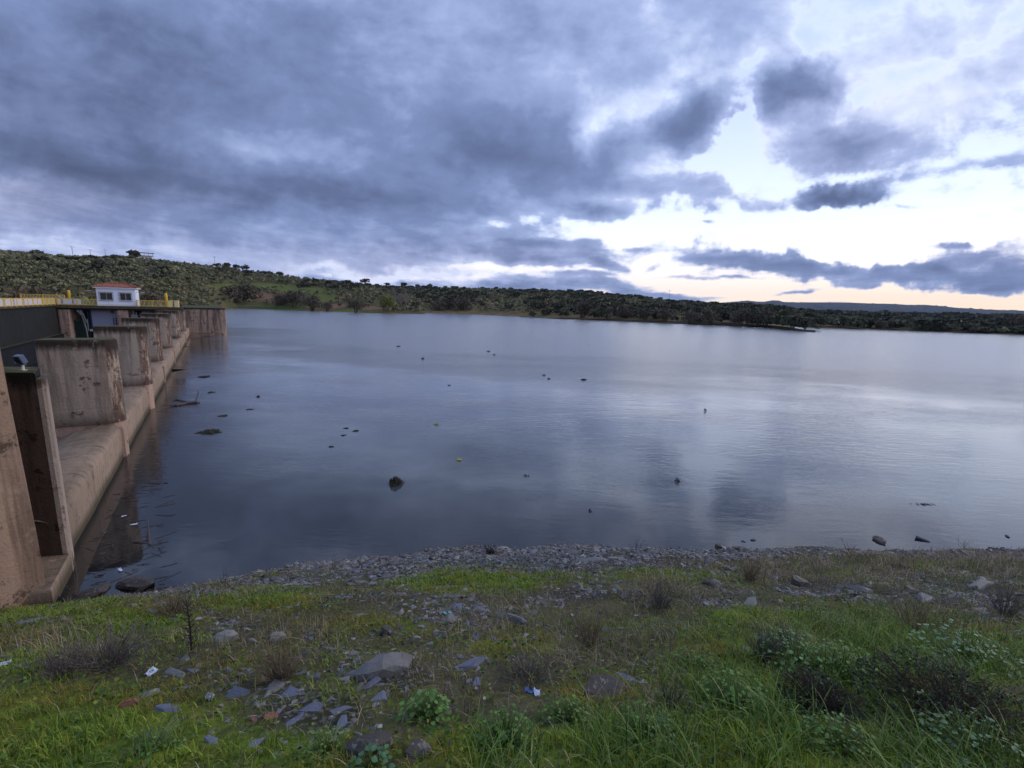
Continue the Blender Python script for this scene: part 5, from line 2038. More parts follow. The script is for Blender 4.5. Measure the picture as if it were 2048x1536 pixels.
# everything smaller is rubble
sel = rs.permutation(np.where(~used)[0])[:24000]
bases = [slab_mesh(400 + i) for i in range(10)]
Vs, Fs, Cs = [], [], []
off = 0
nr = ground_normal(P[sel, 0], P[sel, 1])
tones = np.array([[.62, .64, .80], [.8, .8, .92], [1.0, .95, .9], [.45, .45, .52], [1.35, 1.3, 1.25], [.75, .68, .62]])
for j, i in enumerate(sel):
    Vb, Fb = bases[j % 10]
    s = size[i] * .8
    th = rs.uniform(0, 6.28)
    n = nr[j] + np.append(rs.normal(size=2) * .3, 0)
    n /= np.linalg.norm(n)
    a = np.cross(n, (cos(th), sin(th), 0))
    a /= np.linalg.norm(a)
    b = np.cross(n, a)
    W = P[i] + (Vb[:, 0:1] * a + Vb[:, 1:2] * b * .9 + Vb[:, 2:3] * n * .9) * s * 1.2
    Vs.append(W)
    Fs += [tuple(k + off for k in f) for f in Fb]
    off += len(W)
    Cs.append(np.repeat(tones[rs.integers(0, 6)][None] * rs.uniform(.8, 1.5), len(W), 0))
rb = mesh_np('rubble', np.concatenate(Vs), Fs, M_GREYR, col=np.concatenate(Cs))
tag(rb, 'small slate rubble strewn over the bank and the waterline', kind='stuff')


# ---- blades
def blades(P, h, w, az, lean, col, segs=3, droop=1.0):
    n = len(P)
    t = np.linspace(0, 1, segs + 1)
    d = np.stack([np.cos(az), np.sin(az)], 1)
    sd = np.stack([-np.sin(az), np.cos(az)], 1)
    V = np.zeros((n, 2 * segs + 1, 3))
    C = np.zeros((n, 2 * segs + 1, 3))
    for i, tt in enumerate(t):
        hor = lean * h * tt ** (1.6 * droop)
        ver = h * (tt - .45 * lean * tt ** 2.4)
        c = P.copy()
        c[:, :2] += d * hor[:, None]
        c[:, 2] += ver
        ww = w * (1 - tt ** 1.8) * .5
        shade = .7 + .5 * tt
        if i < segs:
            off = np.zeros((n, 3))
            off[:, :2] = sd * ww[:, None]
            V[:, 2 * i] = c - off
            V[:, 2 * i + 1] = c + off
            C[:, 2 * i] = col * 1.0
            C[:, 2 * i + 1] = col * 1.0
        else:
            V[:, 2 * i] = c
            C[:, 2 * i] = col * 1.12
    F = []
    base = (np.arange(n) * (2 * segs + 1))[:, None]
    quads = np.concatenate([base + np.array([[2 * i, 2 * i + 1, 2 * i + 3, 2 * i + 2]]) for i in range(segs - 1)], 0)
    tris = base + np.array([[2 * segs - 2, 2 * segs - 1, 2 * segs]])
    return V.reshape(-1, 3), quads, tris, C.reshape(-1, 3)


def blade_obj(name, parts, mat, label):
    Vs, loops, starts, Cs = [], [], [], []
    off = 0
    lo = 0
    for V, Q, Tn, C in parts:
        Vs.append(V)
        Cs.append(C)
        loops.append((Q + off).ravel())
        starts.append(lo + np.arange(len(Q)) * 4)
        lo += Q.size
        loops.append((Tn + off).ravel())
        starts.append(lo + np.arange(len(Tn)) * 3)
        lo += Tn.size
        off += len(V)
    V = np.concatenate(Vs).astype(np.float32)
    L = np.concatenate(loops).astype(np.int32)
    S = np.concatenate(starts).astype(np.int32)
    me = bpy.data.meshes.new(name)
    me.vertices.add(len(V))
    me.vertices.foreach_set('co', V.ravel())
    me.loops.add(len(L))
    me.loops.foreach_set('vertex_index', L)
    me.polygons.add(len(S))
    me.polygons.foreach_set('loop_start', S)
    me.update(calc_edges=True)
    a = me.color_attributes.new('Col', 'FLOAT_COLOR', 'POINT')
    c = np.ones((len(V), 4), dtype=np.float32)
    c[:, :3] = np.concatenate(Cs)
    a.data.foreach_set('color', c.ravel())
    me.materials.append(mat)
    o = bpy.data.objects.new(name, me)
    COL.objects.link(o)
    tag(o, label, kind='stuff')
    return o


M_GRASS = attr_mat('grass_blades', .55, .3, .3, nscale=1.6)
M_DRYG = attr_mat('dry_stalks', .8, .15, .1, nscale=2.0)


def pal(rs, n, cols, wts=None):
    c = np.array([srgb(*q) for q in cols])
    k = rs.choice(len(cols), n, p=wts)
    return c[k] * rs.uniform(.7, 1.3, n)[:, None]


stone_xy = np.array([(a, b, r) for a, b, r in taken])


def off_stones(P, f=.8):
    ok = np.ones(len(P), bool)
    for a, b, r in stone_xy:
        ok &= (P[:, 0] - a) ** 2 + (P[:, 1] - b) ** 2 > (r * f) ** 2
    return ok


# short turf
P, px, py, rs = candidates(620000, 21)
G = blobs(px, py, GREEN)
S = blobs(px, py, STONE)
tuft = vnoise(P[:, 0] * 7, P[:, 1] * 7, 3) * .6 + vnoise(P[:, 0] * 2.2, P[:, 1] * 2.2, 5) * .5
shr = shore_y(P[:, 0]) - P[:, 1]
G = np.where(outside(px, py), .6, G)
heap = blobs(px, py, [(640, 1425, 190, 70, 1), (770, 1350, 110, 45, 1), (900, 1235, 110, 45, .8), (1150, 1190, 120, 20, .7), (1650, 1180, 150, 26, .8), (1900, 1190, 190, 30, .8)])
prob = (1 - .72 * heap) * (1 - .93 * np.clip(blobs(px, py, BAND), 0, 1)) * np.clip(np.maximum(G, .22) * 1.5 * np.clip(tuft * 2.2 - .55, .04, 1) - .25 * S * (1 - G), 0, 1) * np.clip((shr - np.where((px > 430) & (px < 1500), 1.8, 1.0)) / .5, 0, 1)
k = (rs.random(len(P)) < prob) & (P[:, 1] > .6)
P, px, py, G, tuft = P[k], px[k], py[k], G[k], tuft[k]
k = off_stones(P, .75)
P, px, py, G, tuft = P[k], px[k], py[k], G[k], tuft[k]
n = len(P)
near = np.clip(1.5 - np.hypot(P[:, 0], P[:, 1]) / 8, .5, 1.2)
h = rs.uniform(.025, .075, n) * (.6 + G * .9) * (.5 + tuft)
w = rs.uniform(.004, .008, n) * (1 + (P[:, 1] > 6) * .6)
mossy = vnoise(P[:, 0] * 1.3, P[:, 1] * 1.3, 8)
cg = pal(rs, n, [(116, 142, 42), (94, 120, 36), (136, 150, 50), (76, 98, 34), (144, 144, 62)], [.3, .25, .2, .15, .1])
cy = pal(rs, n, [(142, 134, 50), (120, 112, 46), (106, 98, 50), (124, 106, 62)], [.35, .3, .2, .15])
mk = (np.clip((mossy - .45) * 4, 0, 1) * (1 - .75 * (G > .75)))[:, None]
col = cg * (1 - mk) + cy * mk
turf = blades(P, h, w, rs.uniform(0, 6.28, n), rs.uniform(.1, 1.0, n), col, segs=2)
blade_obj('turf', [turf], M_GRASS, 'short mossy green turf on the bank')

# small round leaves of clover and ground weeds
P, px, py, rs = candidates(260000, 22)
G = np.maximum(blobs(px, py, GREEN), blobs(px, py, LUSH))
cl = vnoise(P[:, 0] * 3.1, P[:, 1] * 3.1, 12)
shr = shore_y(P[:, 0]) - P[:, 1]
G = np.where(outside(px, py), .5, G) * (1 - .8 * blobs(px, py, [(640, 1425, 190, 70, 1), (770, 1350, 110, 45, 1)]))
k = (rs.random(len(P)) < np.clip(G * np.clip(cl * 3 - 1.1, .05, 1), .02, 1)) & (P[:, 1] > .6) & (shr > 1.1)
P, cl = P[k], cl[k]
k = off_stones(P, .8)
P = P[k]
n = len(P)
P = P.copy()
P[:, 2] += rs.uniform(.01, .07, n)
V, F = leaf_quads(P, rs.uniform(.008, .018, n), rs, flat=.55, asp=.8)
cc = np.repeat(pal(rs, n, [(70, 98, 32), (90, 116, 36), (54, 76, 30), (110, 122, 44)]), 4, 0)
o = mesh_np('ground_cover', V, F, M_GRASS, col=cc)
tag(o, 'small leaved green weeds carpeting the turf', kind='stuff')

# tall lush grass of the lower right
P, px, py, rs = candidates(330000, 23)
L = np.where(outside(px, py) & (px > 900) & (P[:, 1] < 5), .75, blobs(px, py, LUSH))
tf = vnoise(P[:, 0] * 3.4, P[:, 1] * 3.4, 30)
k = (rs.random(len(P)) < np.clip(L * np.clip((tf - .32) * 3.2, 0, 1), 0, 1) * .72) & (P[:, 1] > .6)
P, L, px, py = P[k], L[k], px[k], py[k]
tfk = tf[k]
n = len(P)
h = rs.uniform(.07, .30, n) * (.45 + L * .85) * (.7 + .5 * tfk)
w = rs.uniform(.004, .0085, n)
bend = vnoise(P[:, 0] * 1.1, P[:, 1] * 1.1, 31) * 6.28
col = pal(rs, n, [(96, 128, 48), (78, 110, 40), (120, 142, 66), (54, 80, 34), (140, 144, 84), (84, 118, 58)], [.25, .25, .18, .17, .05, .1])
lush = blades(P, h, w, bend + rs.normal(size=n) * 1.7, rs.uniform(.1, 1.1, n), col, segs=4)
blade_obj('tall_grass', [lush], M_GRASS, 'lush tall arching grass in the lower right corner')

# dry stalks and withered weeds
P, px, py, rs = candidates(260000, 24)
Dm = np.maximum(blobs(px, py, DRY), .2)
tf = vnoise(P[:, 0] * 2.6, P[:, 1] * 2.6, 40)
shr = shore_y(P[:, 0]) - P[:, 1]
Dm = Dm * (1 - .8 * np.clip(blobs(px, py, BAND), 0, 1))
k = (rs.random(len(P)) < Dm * np.clip((tf - .26) * 2.4, .08, 1) * .8) & (P[:, 1] > .8) & (shr > -.1)
P, Dm, tf = P[k], Dm[k], tf[k]
n = len(P)
h = rs.uniform(.05, .30, n) ** 1.15 * (.5 + Dm * .7)
w = rs.uniform(.0025, .0055, n) * (1 + (P[:, 1] > 7) * .5)
col = pal(rs, n, [(136, 118, 94), (104, 92, 78), (166, 150, 118), (84, 70, 62), (148, 140, 130), (112, 112, 76)], [.25, .2, .15, .15, .15, .1])
dry = blades(P, h, w, rs.uniform(0, 6.28, n), rs.uniform(.0, 1.3, n), col, segs=3)
blade_obj('dry_grass', [dry], M_DRYG, 'withered grey brown stalks and straw over the bank')


# ---- countable plants
M_TWIG = simple_mat('grey_twigs', srgb(92, 82, 78), .9, var=.3)
M_TWIGD = simple_mat('dark_twigs', srgb(40, 36, 36), .9, var=.3)
M_TWIGM = simple_mat('bramble_canes', srgb(62, 50, 46), .9, var=.3)
M_TWIGP = simple_mat('purple_grey_twigs', srgb(82, 72, 76), .9, var=.3)
M_TWIGB = simple_mat('brown_straw_twigs', srgb(112, 96, 76), .9, var=.3)
M_LEAF = attr_mat('broad_leaves', .5, .35, .25)
M_LEAFD = attr_mat('dark_bramble_leaves', .55, .3, .15)


def twig_shrub(name, px, py, hpx, wpx, mat, label, n=70, seed=0, cat='shrub', group=None, up=1.0, rad=.0025, forks=3):
    rs = random.Random(seed)
    P = ground_hit(px, py)
    w = (P - np.array([0, 0, EYE])) @ Fv
    H = hpx * w / FPX
    R = wpx * w / FPX / 2
    root = empty(name, tuple(P))
    tag(root, label, cat, group)
    mb = MB()
    for i in range(n):
        a = rs.uniform(0, 6.28)
        r = R * sqrt(rs.random())
        hh = H * rs.uniform(.45, 1.0) * (1 - .4 * (r / R) ** 2)
        x0, y0 = cos(a) * r * .25, sin(a) * r * .25
        x1, y1 = cos(a) * r, sin(a) * r
        pts = [(x0, y0, -.03)]
        m = 4
        for k in range(1, m + 1):
            t = k / m
            pts.append((x0 + (x1 - x0) * t ** 1.2 + rs.gauss(0, .02 * H), y0 + (y1 - y0) * t ** 1.2 + rs.gauss(0, .02 * H), hh * t * up))
        mb.tube(pts, [rad * 1.4, rad * 1.2, rad, rad * .8, rad * .5], 3, cap=False)
        for f in range(forks):
            k = rs.randint(1, 3)
            b = pts[k]
            aa = rs.uniform(0, 6.28)
            l = hh * rs.uniform(.12, .32)
            mb.tube([b, (b[0] + cos(aa) * l * .5, b[1] + sin(aa) * l * .5, b[2] + l * .6), (b[0] + cos(aa) * l * .8, b[1] + sin(aa) * l * .8, b[2] + l * 1.2)], [rad * .8, rad * .6, rad * .4], 3, cap=False)
    mb.build('twigs', mat, root)
    return root


GS = 'dry leafless shrubs on the bank'
twig_shrub('dry_shrub', 215, 1330, 80, 190, M_TWIG, 'wide grey hazy dry shrub on the green slope below the tan wall', 120, 1, group=GS)
twig_shrub('dry_shrub', 120, 1350, 60, 120, M_TWIG, 'lower grey dry shrub left of the wide one near the left edge', 60, 2, group=GS)
twig_shrub('dry_shrub', 345, 1235, 60, 90, M_TWIGB, 'straw coloured dry shrub just left of the dark upright stalk', 90, 3, group=GS)
twig_shrub('dry_shrub', 560, 1360, 95, 120, M_TWIGB, 'brown thin stemmed weed bush above the lichen crusted slab', 110, 4, group=GS, rad=.002)
twig_shrub('dry_shrub', 1320, 1215, 75, 90, M_TWIG, 'pale grey dry shrub on the stony ledge right of the middle', 60, 5, group=GS)
twig_shrub('dry_shrub', 1525, 1320, 80, 80, M_TWIGP, 'dark purple grey upright shrub above the lush grass', 90, 6, group=GS, rad=.0016)
twig_shrub('dry_shrub', 1572, 1300, 60, 60, M_TWIGP, 'smaller dark upright shrub touching the purple grey one', 80, 7, group=GS, rad=.0018)
twig_shrub('dry_shrub', 1830, 1262, 95, 130, M_TWIGB, 'reddish brown twiggy bush in front of the right outcrop', 60, 8, group=GS)
twig_shrub('dry_shrub', 2010, 1230, 80, 90, M_TWIG, 'grey twiggy bush at the right edge below the outcrop', 60, 9, group=GS)
twig_shrub('dry_shrub', 1060, 1360, 60, 170, M_TWIGP, 'dark low tangle of twigs in the middle foreground', 90, 10, group=GS, rad=.0016)
twig_shrub('dry_shrub', 1340, 1420, 90, 60, M_TWIGM, 'thin black stemmed weed right of the earth covered rock', 22, 11, group=GS, rad=.0022)
twig_shrub('dry_shrub', 1180, 1290, 110, 90, M_TWIGB, 'tall pale straw stalks in the middle of the bank', 46, 12, group=GS, rad=.0022)
twig_shrub('dry_shrub', 1500, 1160, 50, 60, M_TWIGB, 'brown tuft of stalks on the ledge left of the black rock', 70, 13, group=GS)
twig_shrub('dry_shrub', 980, 1108, 22, 36, M_TWIGD, 'small dark tuft at the edge of the waterline rubble', 50, 14, group=GS, rad=.004)
for i, (px, py, hp, lab) in enumerate(((578, 1165, 44, 'bare thin stalks at the water edge, left pair'), (665, 1140, 40, 'bare thin stalk cluster at the water edge above the rubble'), (770, 1135, 34, 'bare stalks at the waterline left of the middle'), (1700, 1105, 40, 'bare stalks at the waterline below the floating slab'),
                                       (1925, 1095, 42, 'forked bare stalks at the waterline on the right'), (1270, 1100, 34, 'bare stalks at the waterline near the middle'), (450, 1175, 60, 'tall thin dead stalks near the left waterline'))):
    twig_shrub('dead_stalks', px, py, hp, 46, M_TWIG, lab, 7, 30 + i, 'dead plant', 'bare stalks along the waterline', rad=.003, forks=3)


def dead_stalk(px, py, hpx, lab):
    P = ground_hit(px, py)
    w = (P - np.array([0, 0, EYE])) @ Fv
    H = hpx * w / FPX
    root = empty('dead_stalk', tuple(P))
    tag(root, lab, 'dead plant')
    mb = MB()
    mb.tube([(0, 0, -.03), (.01, 0, H * .5), (-.01, .01, H)], [.009, .007, .003], 6)
    mb.build('stem', M_TWIGD, root)
    mb = MB()
    rs = random.Random(px)
    for k in range(34):
        z = H * (.12 + .86 * k / 34)
        a = k * 2.4
        l = rs.uniform(.03, .07)
        mb.tube([(0, 0, z), (cos(a) * l * .6, sin(a) * l * .6, z + l * .3), (cos(a) * l, sin(a) * l, z + l * .9)], [.004, .004, .002], 4)
    mb.build('side_twigs', M_TWIGD, root)


dead_stalk(383, 1300, 112, 'dark upright dead stalk standing alone on the left slope')


def leafy_plant(px, py, wpx, hpx, label, seed, n=40, cols=((84, 120, 48), (100, 134, 56), (66, 98, 40)), size=.045, cat='plant', group='broad leaved green weeds'):
    rs = np.random.default_rng(seed)
    P = ground_hit(px, py)
    w = (P - np.array([0, 0, EYE])) @ Fv
    R, H = wpx * w / FPX / 2, hpx * w / FPX
    root = empty('leafy_weed', tuple(P))
    tag(root, label, cat, group)
    V, F, C, st = [], [], [], MB()
    for i in range(int(n * 2.2)):
        a = rs.uniform(0, 6.28)
        r = R * 1.15 * rs.random() ** .6
        z = H * rs.uniform(.15, 1.0) * (1 - .5 * (r / R) ** 2)
        c = np.array([cos(a) * r, sin(a) * r, z])
        st.tube([(cos(a) * r * .15, sin(a) * r * .15, -.02), (cos(a) * r * .6, sin(a) * r * .6, z * .6), tuple(c)], [.003, .0025, .0015], 4, cap=False)
        s = size * .50 * rs.uniform(.45, 1.3)
        d = np.array([cos(a), sin(a), rs.uniform(-.5, .25)])
        d /= np.linalg.norm(d)
        sd = np.cross(d, (0, 0, 1))
        sd /= np.linalg.norm(sd)
        up = np.cross(sd, d)
        b = len(V)
        # a lobed, cupped leaf: outline fan around the midrib
        prof = [(0, 0), (.25, .42), (.55, .62), (.85, .5), (1.1, .36), (1.35, 0)]
        V.append(c + d * s * .5 + up * 0)
        C.append(1)
        ring = [(t, q) for t, q in prof] + [(t, -q) for t, q in prof[-2:0:-1]]
        for t, q in ring:
            V.append(c + d * s * t + sd * s * q + up * s * (.18 * abs(q) - .12 * t * t + rs.normal() * .03))
            C.append(1)
        m = len(ring)
        for k in range(m):
            F.append((b, b + 1 + k, b + 1 + (k + 1) % m))
        cc = np.array(srgb(*cols[rs.integers(0, len(cols))])) * rs.uniform(.75, 1.2)
        C[b:] = [cc] * (len(V) - b)
    mesh_np('leaves', np.array(V), F, M_LEAF, root, col=np.array(C))
    st.build('stems', M_STEM, root)


M_STEM = simple_mat('green_stems', srgb(78, 98, 46), .6, var=.2)
leafy_plant(850, 1440, 84, 60, 'bright broad leaved weed right of the slate heap', 1, 60, size=.05)
leafy_plant(1010, 1490, 110, 80, 'upright leafy green weed in the bottom middle', 2, 80, size=.035)
leafy_plant(740, 1540, 70, 40, 'blue green leafy weed cut by the bottom edge left of the middle', 3, 24, cols=((84, 118, 78), (70, 104, 66)), size=.05)
leafy_plant(1590, 1330, 130, 70, 'broad leaved pale weed at the upper edge of the lush grass', 4, 80, cols=((104, 138, 84), (88, 124, 66)), size=.045)
leafy_plant(1690, 1350, 120, 60, 'mallow like weed right of the pale one in the lush grass', 5, 80, size=.045)
leafy_plant(1930, 1330, 150, 80, 'shiny grey green weed near the right edge above the dark bramble', 6, 110, cols=((116, 144, 108), (92, 126, 78)), size=.045)
leafy_plant(1480, 1420, 140, 60, 'low broad leaved weed in the middle of the lush grass', 7, 90, size=.04)
leafy_plant(1950, 1515, 170, 90, 'blue green leafy weed in the bottom right corner', 8, 60, cols=((104, 134, 96), (80, 112, 70)), size=.04)
leafy_plant(1680, 1500, 120, 60, 'leafy weed in front of the dark bramble', 9, 80, size=.035)
leafy_plant(1290, 1480, 130, 60, 'low leafy weed left of the tall lush grass', 10, 90, size=.032)
leafy_plant(1130, 1440, 90, 40, 'small leafy weed under the earth covered rock', 11, 60, size=.03)
leafy_plant(300, 1500, 120, 36, 'flat leafy weed in the grass of the lower left', 12, 60, size=.03)
leafy_plant(650, 1510, 90, 40, 'pale fleshy weed left of the mossy brown rock', 13, 60, cols=((110, 138, 60), (92, 122, 54)), size=.028)
leafy_plant(1400, 1340, 90, 40, 'small leafy weed below the dark upright shrubs', 14, 60, size=.03)


def bramble(px, py, wpx, hpx, label, seed, n=1500):
    rs = np.random.default_rng(seed)
    root = twig_shrub('bramble', px, py, hpx * 1.15, wpx, M_TWIGM, label, 260, seed, 'bramble', None, rad=.0022)
    P = ground_hit(px, py)
    w = (P - np.array([0, 0, EYE])) @ Fv
    R, H = wpx * w / FPX / 2, hpx * w / FPX
    a = rs.uniform(0, 6.28, n)
    r = R * np.sqrt(rs.random(n))
    z = H * (.25 + .9 * vnoise(np.cos(a) * r * 5, np.sin(a) * r * 5, 4)) * (1 - .6 * (r / R) ** 2) * rs.uniform(.1, 1.0, n)
    C = np.stack([np.cos(a) * r, np.sin(a) * r, z], 1)
    V, F = leaf_quads(C, rs.uniform(.007, .017, n), rs, flat=.2, asp=.6)
    cc = np.repeat(pal(rs, n, [(44, 62, 38), (62, 80, 46), (34, 44, 30), (78, 92, 52)]), 4, 0)
    mesh_np('leaves', V, F, M_LEAFD, root, col=cc)


bramble(1900, 1440, 330, 85, 'dark low bramble mass between the lush grass and the right edge', 1, 3600)
bramble(1640, 1420, 170, 60, 'smaller dark bramble left of the big one', 2, 1500)


# ---- litter and drift
def crumple(name, px, py, wpx, mat, label, cat, seed, asp=.6, hz=.4, n=7, lift=.0, onwater=False):
    rs = np.random.default_rng(seed)
    P = at_z(px, py, 0.0) if onwater else ground_hit(px, py)
    w = (P - np.array([0, 0, EYE])) @ Fv
    s = wpx * w / FPX
    V = []
    for j in range(n):
        for i in range(n):
            V.append(((i / (n - 1) - .5) * s + rs.normal() * s * .05, (j / (n - 1) - .5) * s * asp + rs.normal() * s * .05, abs(rs.normal()) * s * hz * .35 + .004 + lift))
    F = [(j * n + i, j * n + i + 1, (j + 1) * n + i + 1, (j + 1) * n + i) for j in range(n - 1) for i in range(n - 1)]
    o = mesh_np(name, np.array(V), F, mat)
    md = o.modifiers.new('thick', 'SOLIDIFY')
    md.thickness = .002
    o.location = tuple(P + np.array([0, 0, .01]))
    o.rotation_euler = (.35 if not onwater else 0, 0, rs.uniform(0, 3))
    tag(o, label, cat)
    return o


M_PAPER = simple_mat('white_paper', srgb(196, 204, 222), .7, var=.08)
M_FOIL = simple_mat('crumpled_foil', srgb(170, 174, 184), .35, metal=.5, var=.3)
M_TEAL = simple_mat('teal_plastic', srgb(130, 200, 190), .4, var=.1)
M_BLUEP = simple_mat('blue_plastic', srgb(90, 120, 175), .35, var=.1)
crumple('paper_scrap', 303, 1349, 18, M_PAPER, 'bluish white paper scrap in the grass on the left', 'litter', 1, .9, .6)
crumple('paper_scrap', 9, 1331, 20, M_PAPER, 'white scrap at the very left edge of the grass', 'litter', 2, .4, .4)
crumple('foil_scrap', 419, 1398, 15, M_FOIL, 'crumpled silver foil left of the long smooth slate', 'litter', 3, .9, .8)
crumple('plastic_scrap', 889, 1229, 8, M_TEAL, 'left one of two teal plastic scraps', 'litter', 4, .7, .6)
crumple('plastic_scrap', 900, 1228, 8, M_TEAL, 'right one of two teal plastic scraps', 'litter', 5, .7, .6)
crumple('food_wrapper', 1058, 1386, 14, M_BLUEP, 'blue plastic wrapper half under a stone in the middle foreground', 'litter', 6, .8, .6)
crumple('food_wrapper', 1072, 1389, 16, M_PAPER, 'white wrapper piece touching the blue one', 'litter', 7, .8, .7)
crumple('paper_scrap', 240, 1141, 12, M_PAPER, 'white scrap on the dark stones near the weir foot', 'litter', 8, .4, .3, onwater=True)
crumple('paper_scrap', 268, 1050, 12, M_PAPER, 'pale scrap floating beside the driftwood near the weir', 'litter', 9, .4, .2, onwater=True)
crumple('paper_scrap', 248, 1033, 8, M_PAPER, 'small white scrap floating near the weir', 'litter', 10, .5, .2, onwater=True)
M_YLF = simple_mat('yellow_bloom', srgb(160, 160, 30), .6, var=.2)
crumple('floating_leaf', 873, 849, 12, M_YLF, 'upper one of two yellow patches floating on the lake', 'floating leaf', 11, .5, .5, onwater=True)
crumple('floating_leaf', 918, 921, 9, M_YLF, 'lower one of two yellow patches floating on the lake', 'floating leaf', 12, .9, .6, onwater=True)


def raft(px, py, wpx, hpx, label, seed, n=160, mat=None, tall=.25, name='reed_raft', cat='floating debris'):
    rs = np.random.default_rng(seed)
    P = at_z(px, py, 0)
    w = (P - np.array([0, 0, EYE])) @ Fv
    R = wpx * w / FPX / 2
    Ry = min(R * 1.2, hpx * (w ** 2) / (FPX * EYE) / 2)
    H = tall * hpx * w / FPX
    mb = MB()
    rr = max(.004, w * .00045)
    for i in range(n):
        a = rs.uniform(0, 6.28)
        r = sqrt(rs.random())
        r *= .45 + .55 * abs(sin(a * 1.5 + seed) * cos(a * 2.3 + seed * 2))
        x, y = cos(a) * r * R, sin(a) * r * Ry
        b = rs.uniform(0, 6.28)
        l = R * rs.uniform(.12, .4)
        z = H * rs.uniform(0, 1) * (1 - r * .7)
        mb.tube([(x - cos(b) * l / 2, y - sin(b) * l / 2, z * .3 - .01), (x, y, z + rr), (x + cos(b) * l / 2, y + sin(b) * l / 2, z * rs.uniform(0, 1.2))], rr, 3, cap=False)
    o = mb.build(name, mat or M_TWIGD)
    o.location = (P[0], P[1], 0)
    tag(o, label, cat)


M_MAT = simple_mat('waterlogged_reeds', srgb(62, 58, 48), .8, var=.4)
raft(791, 968, 32, 18, 'round dark brown tussock floating in the middle of the calm water', 1, 420, M_MAT, 1.0)
raft(421, 864, 50, 13, 'long low mat of reeds floating near the weir', 2, 300, M_MAT, .4)
raft(408, 754, 26, 8, 'small dark raft of reeds closest to the far end of the weir', 3, 120)
raft(422, 785, 14, 5, 'tiny dark raft below the one near the far end of the weir', 4, 60)
raft(517, 794, 7, 5, 'black blob floating alone left of the middle', 5, 80, tall=.8)
raft(446, 832, 26, 6, 'thin pale raft above the long low mat', 6, 70, M_MAT, .2)
raft(500, 819, 20, 4, 'faint thin raft right of the pale one', 7, 50, M_MAT, .2)
raft(712, 862, 16, 6, 'dark raft with twigs, right one of three close together', 8, 90)
raft(692, 857, 14, 4, 'flat dark raft, upper one of three close together', 9, 50)
raft(687, 871, 14, 4, 'flat dark raft, lower one of three close together', 10, 50)
raft(662, 894, 14, 4, 'two small black bits floating below the three rafts', 11, 50, tall=.6)
raft(797, 693, 10, 2.5, 'small dark spot of debris far out near the left', 12, 50, tall=.7)
raft(977, 703, 10, 2.5, 'first of two far dark bits of debris near the middle', 13, 40, tall=.7)
raft(988, 710, 7, 2.5, 'second of two far dark bits of debris near the middle', 14, 40, tall=.7)
raft(846, 718, 8, 3, 'small far dark bit with a short stalk', 15, 40, tall=1)
raft(898, 771, 8, 2.5, 'flat dark fleck left of the bright water streak', 16, 40, tall=.5)
raft(1167, 760, 14, 4, 'dark tuft in the bright water streak', 17, 80, tall=.8)
raft(1088, 751, 7, 3, 'left tuft of the small pair in the bright streak', 18, 40, tall=.8)
raft(1098, 758, 8, 3, 'right tuft of the small pair in the bright streak', 19, 40, tall=.8)
raft(1355, 964, 20, 10, 'sparse stalks sticking out of the calm water on the right', 20, 26, tall=1.2)
raft(1052, 952, 18, 6, 'faint stalks in the reflection near the middle', 21, 16, tall=.8)
raft(1180, 1022, 10, 6, 'little dark stalks close to the near shore', 22, 16, tall=1.0)
raft(1841, 1009, 60, 6, 'thin scattered sticks afloat at the right', 23, 18, tall=.2)
raft(1410, 822, 8, 8, 'tiny upright stalks in the bright reflection', 24, 12, tall=1.0)


def driftwood(label, pts, r, seed):
    """pts: photograph pixel and height above water of each point of the main branch"""
    W = [at_z(x, y, 0) + np.array([0, 0, z]) for x, y, z in pts]
    o0 = W[0].copy()
    W = [w - o0 for w in W]
    mb = MB()
    mb.tube(W, [r * (1 - .6 * i / (len(W) - 1)) for i in range(len(W))], 7)
    rs = random.Random(seed)
    for i in range(5):
        b = W[rs.randint(0, len(W) - 2)]
        a = rs.uniform(0, 6.28)
        l = r * rs.uniform(3, 9)
        mb.tube([b, b + np.array([cos(a) * l, sin(a) * l, l * .12])], [r * .4, r * .12], 5)
    o = mb.build('driftwood', M_DRIFT)
    o.location = tuple(o0)
    tag(o, label, 'driftwood')


M_DRIFT = simple_mat('wet_driftwood', srgb(66, 56, 54), .7, var=.3)
driftwood('forked branch floating beside the weir halfway along', [(352, 812, .02), (372, 808, .05), (392, 806, .08), (398, 796, .4)], .09, 1)
driftwood('second arm of floating wood touching the forked branch', [(354, 800, .02), (376, 805, .03), (400, 806, .03)], .05, 2)
driftwood('stubby upright piece of driftwood near the foot of the weir', [(299, 1090, -.02), (298, 1075, .05), (296, 1050, .10)], .045, 3)
driftwood('thin horizontal stick joined to the stubby driftwood', [(266, 1085, .01), (284, 1086, .02), (299, 1084, .04)], .02, 4)
driftwood('long thin pale stick floating in the dark corner', [(232, 1000, .01), (256, 992, .015), (284, 985, .02)], .008, 5)
driftwood('short stick floating right of the stubby driftwood', [(320, 1096, .01), (322, 1104, .02)], .02, 6)
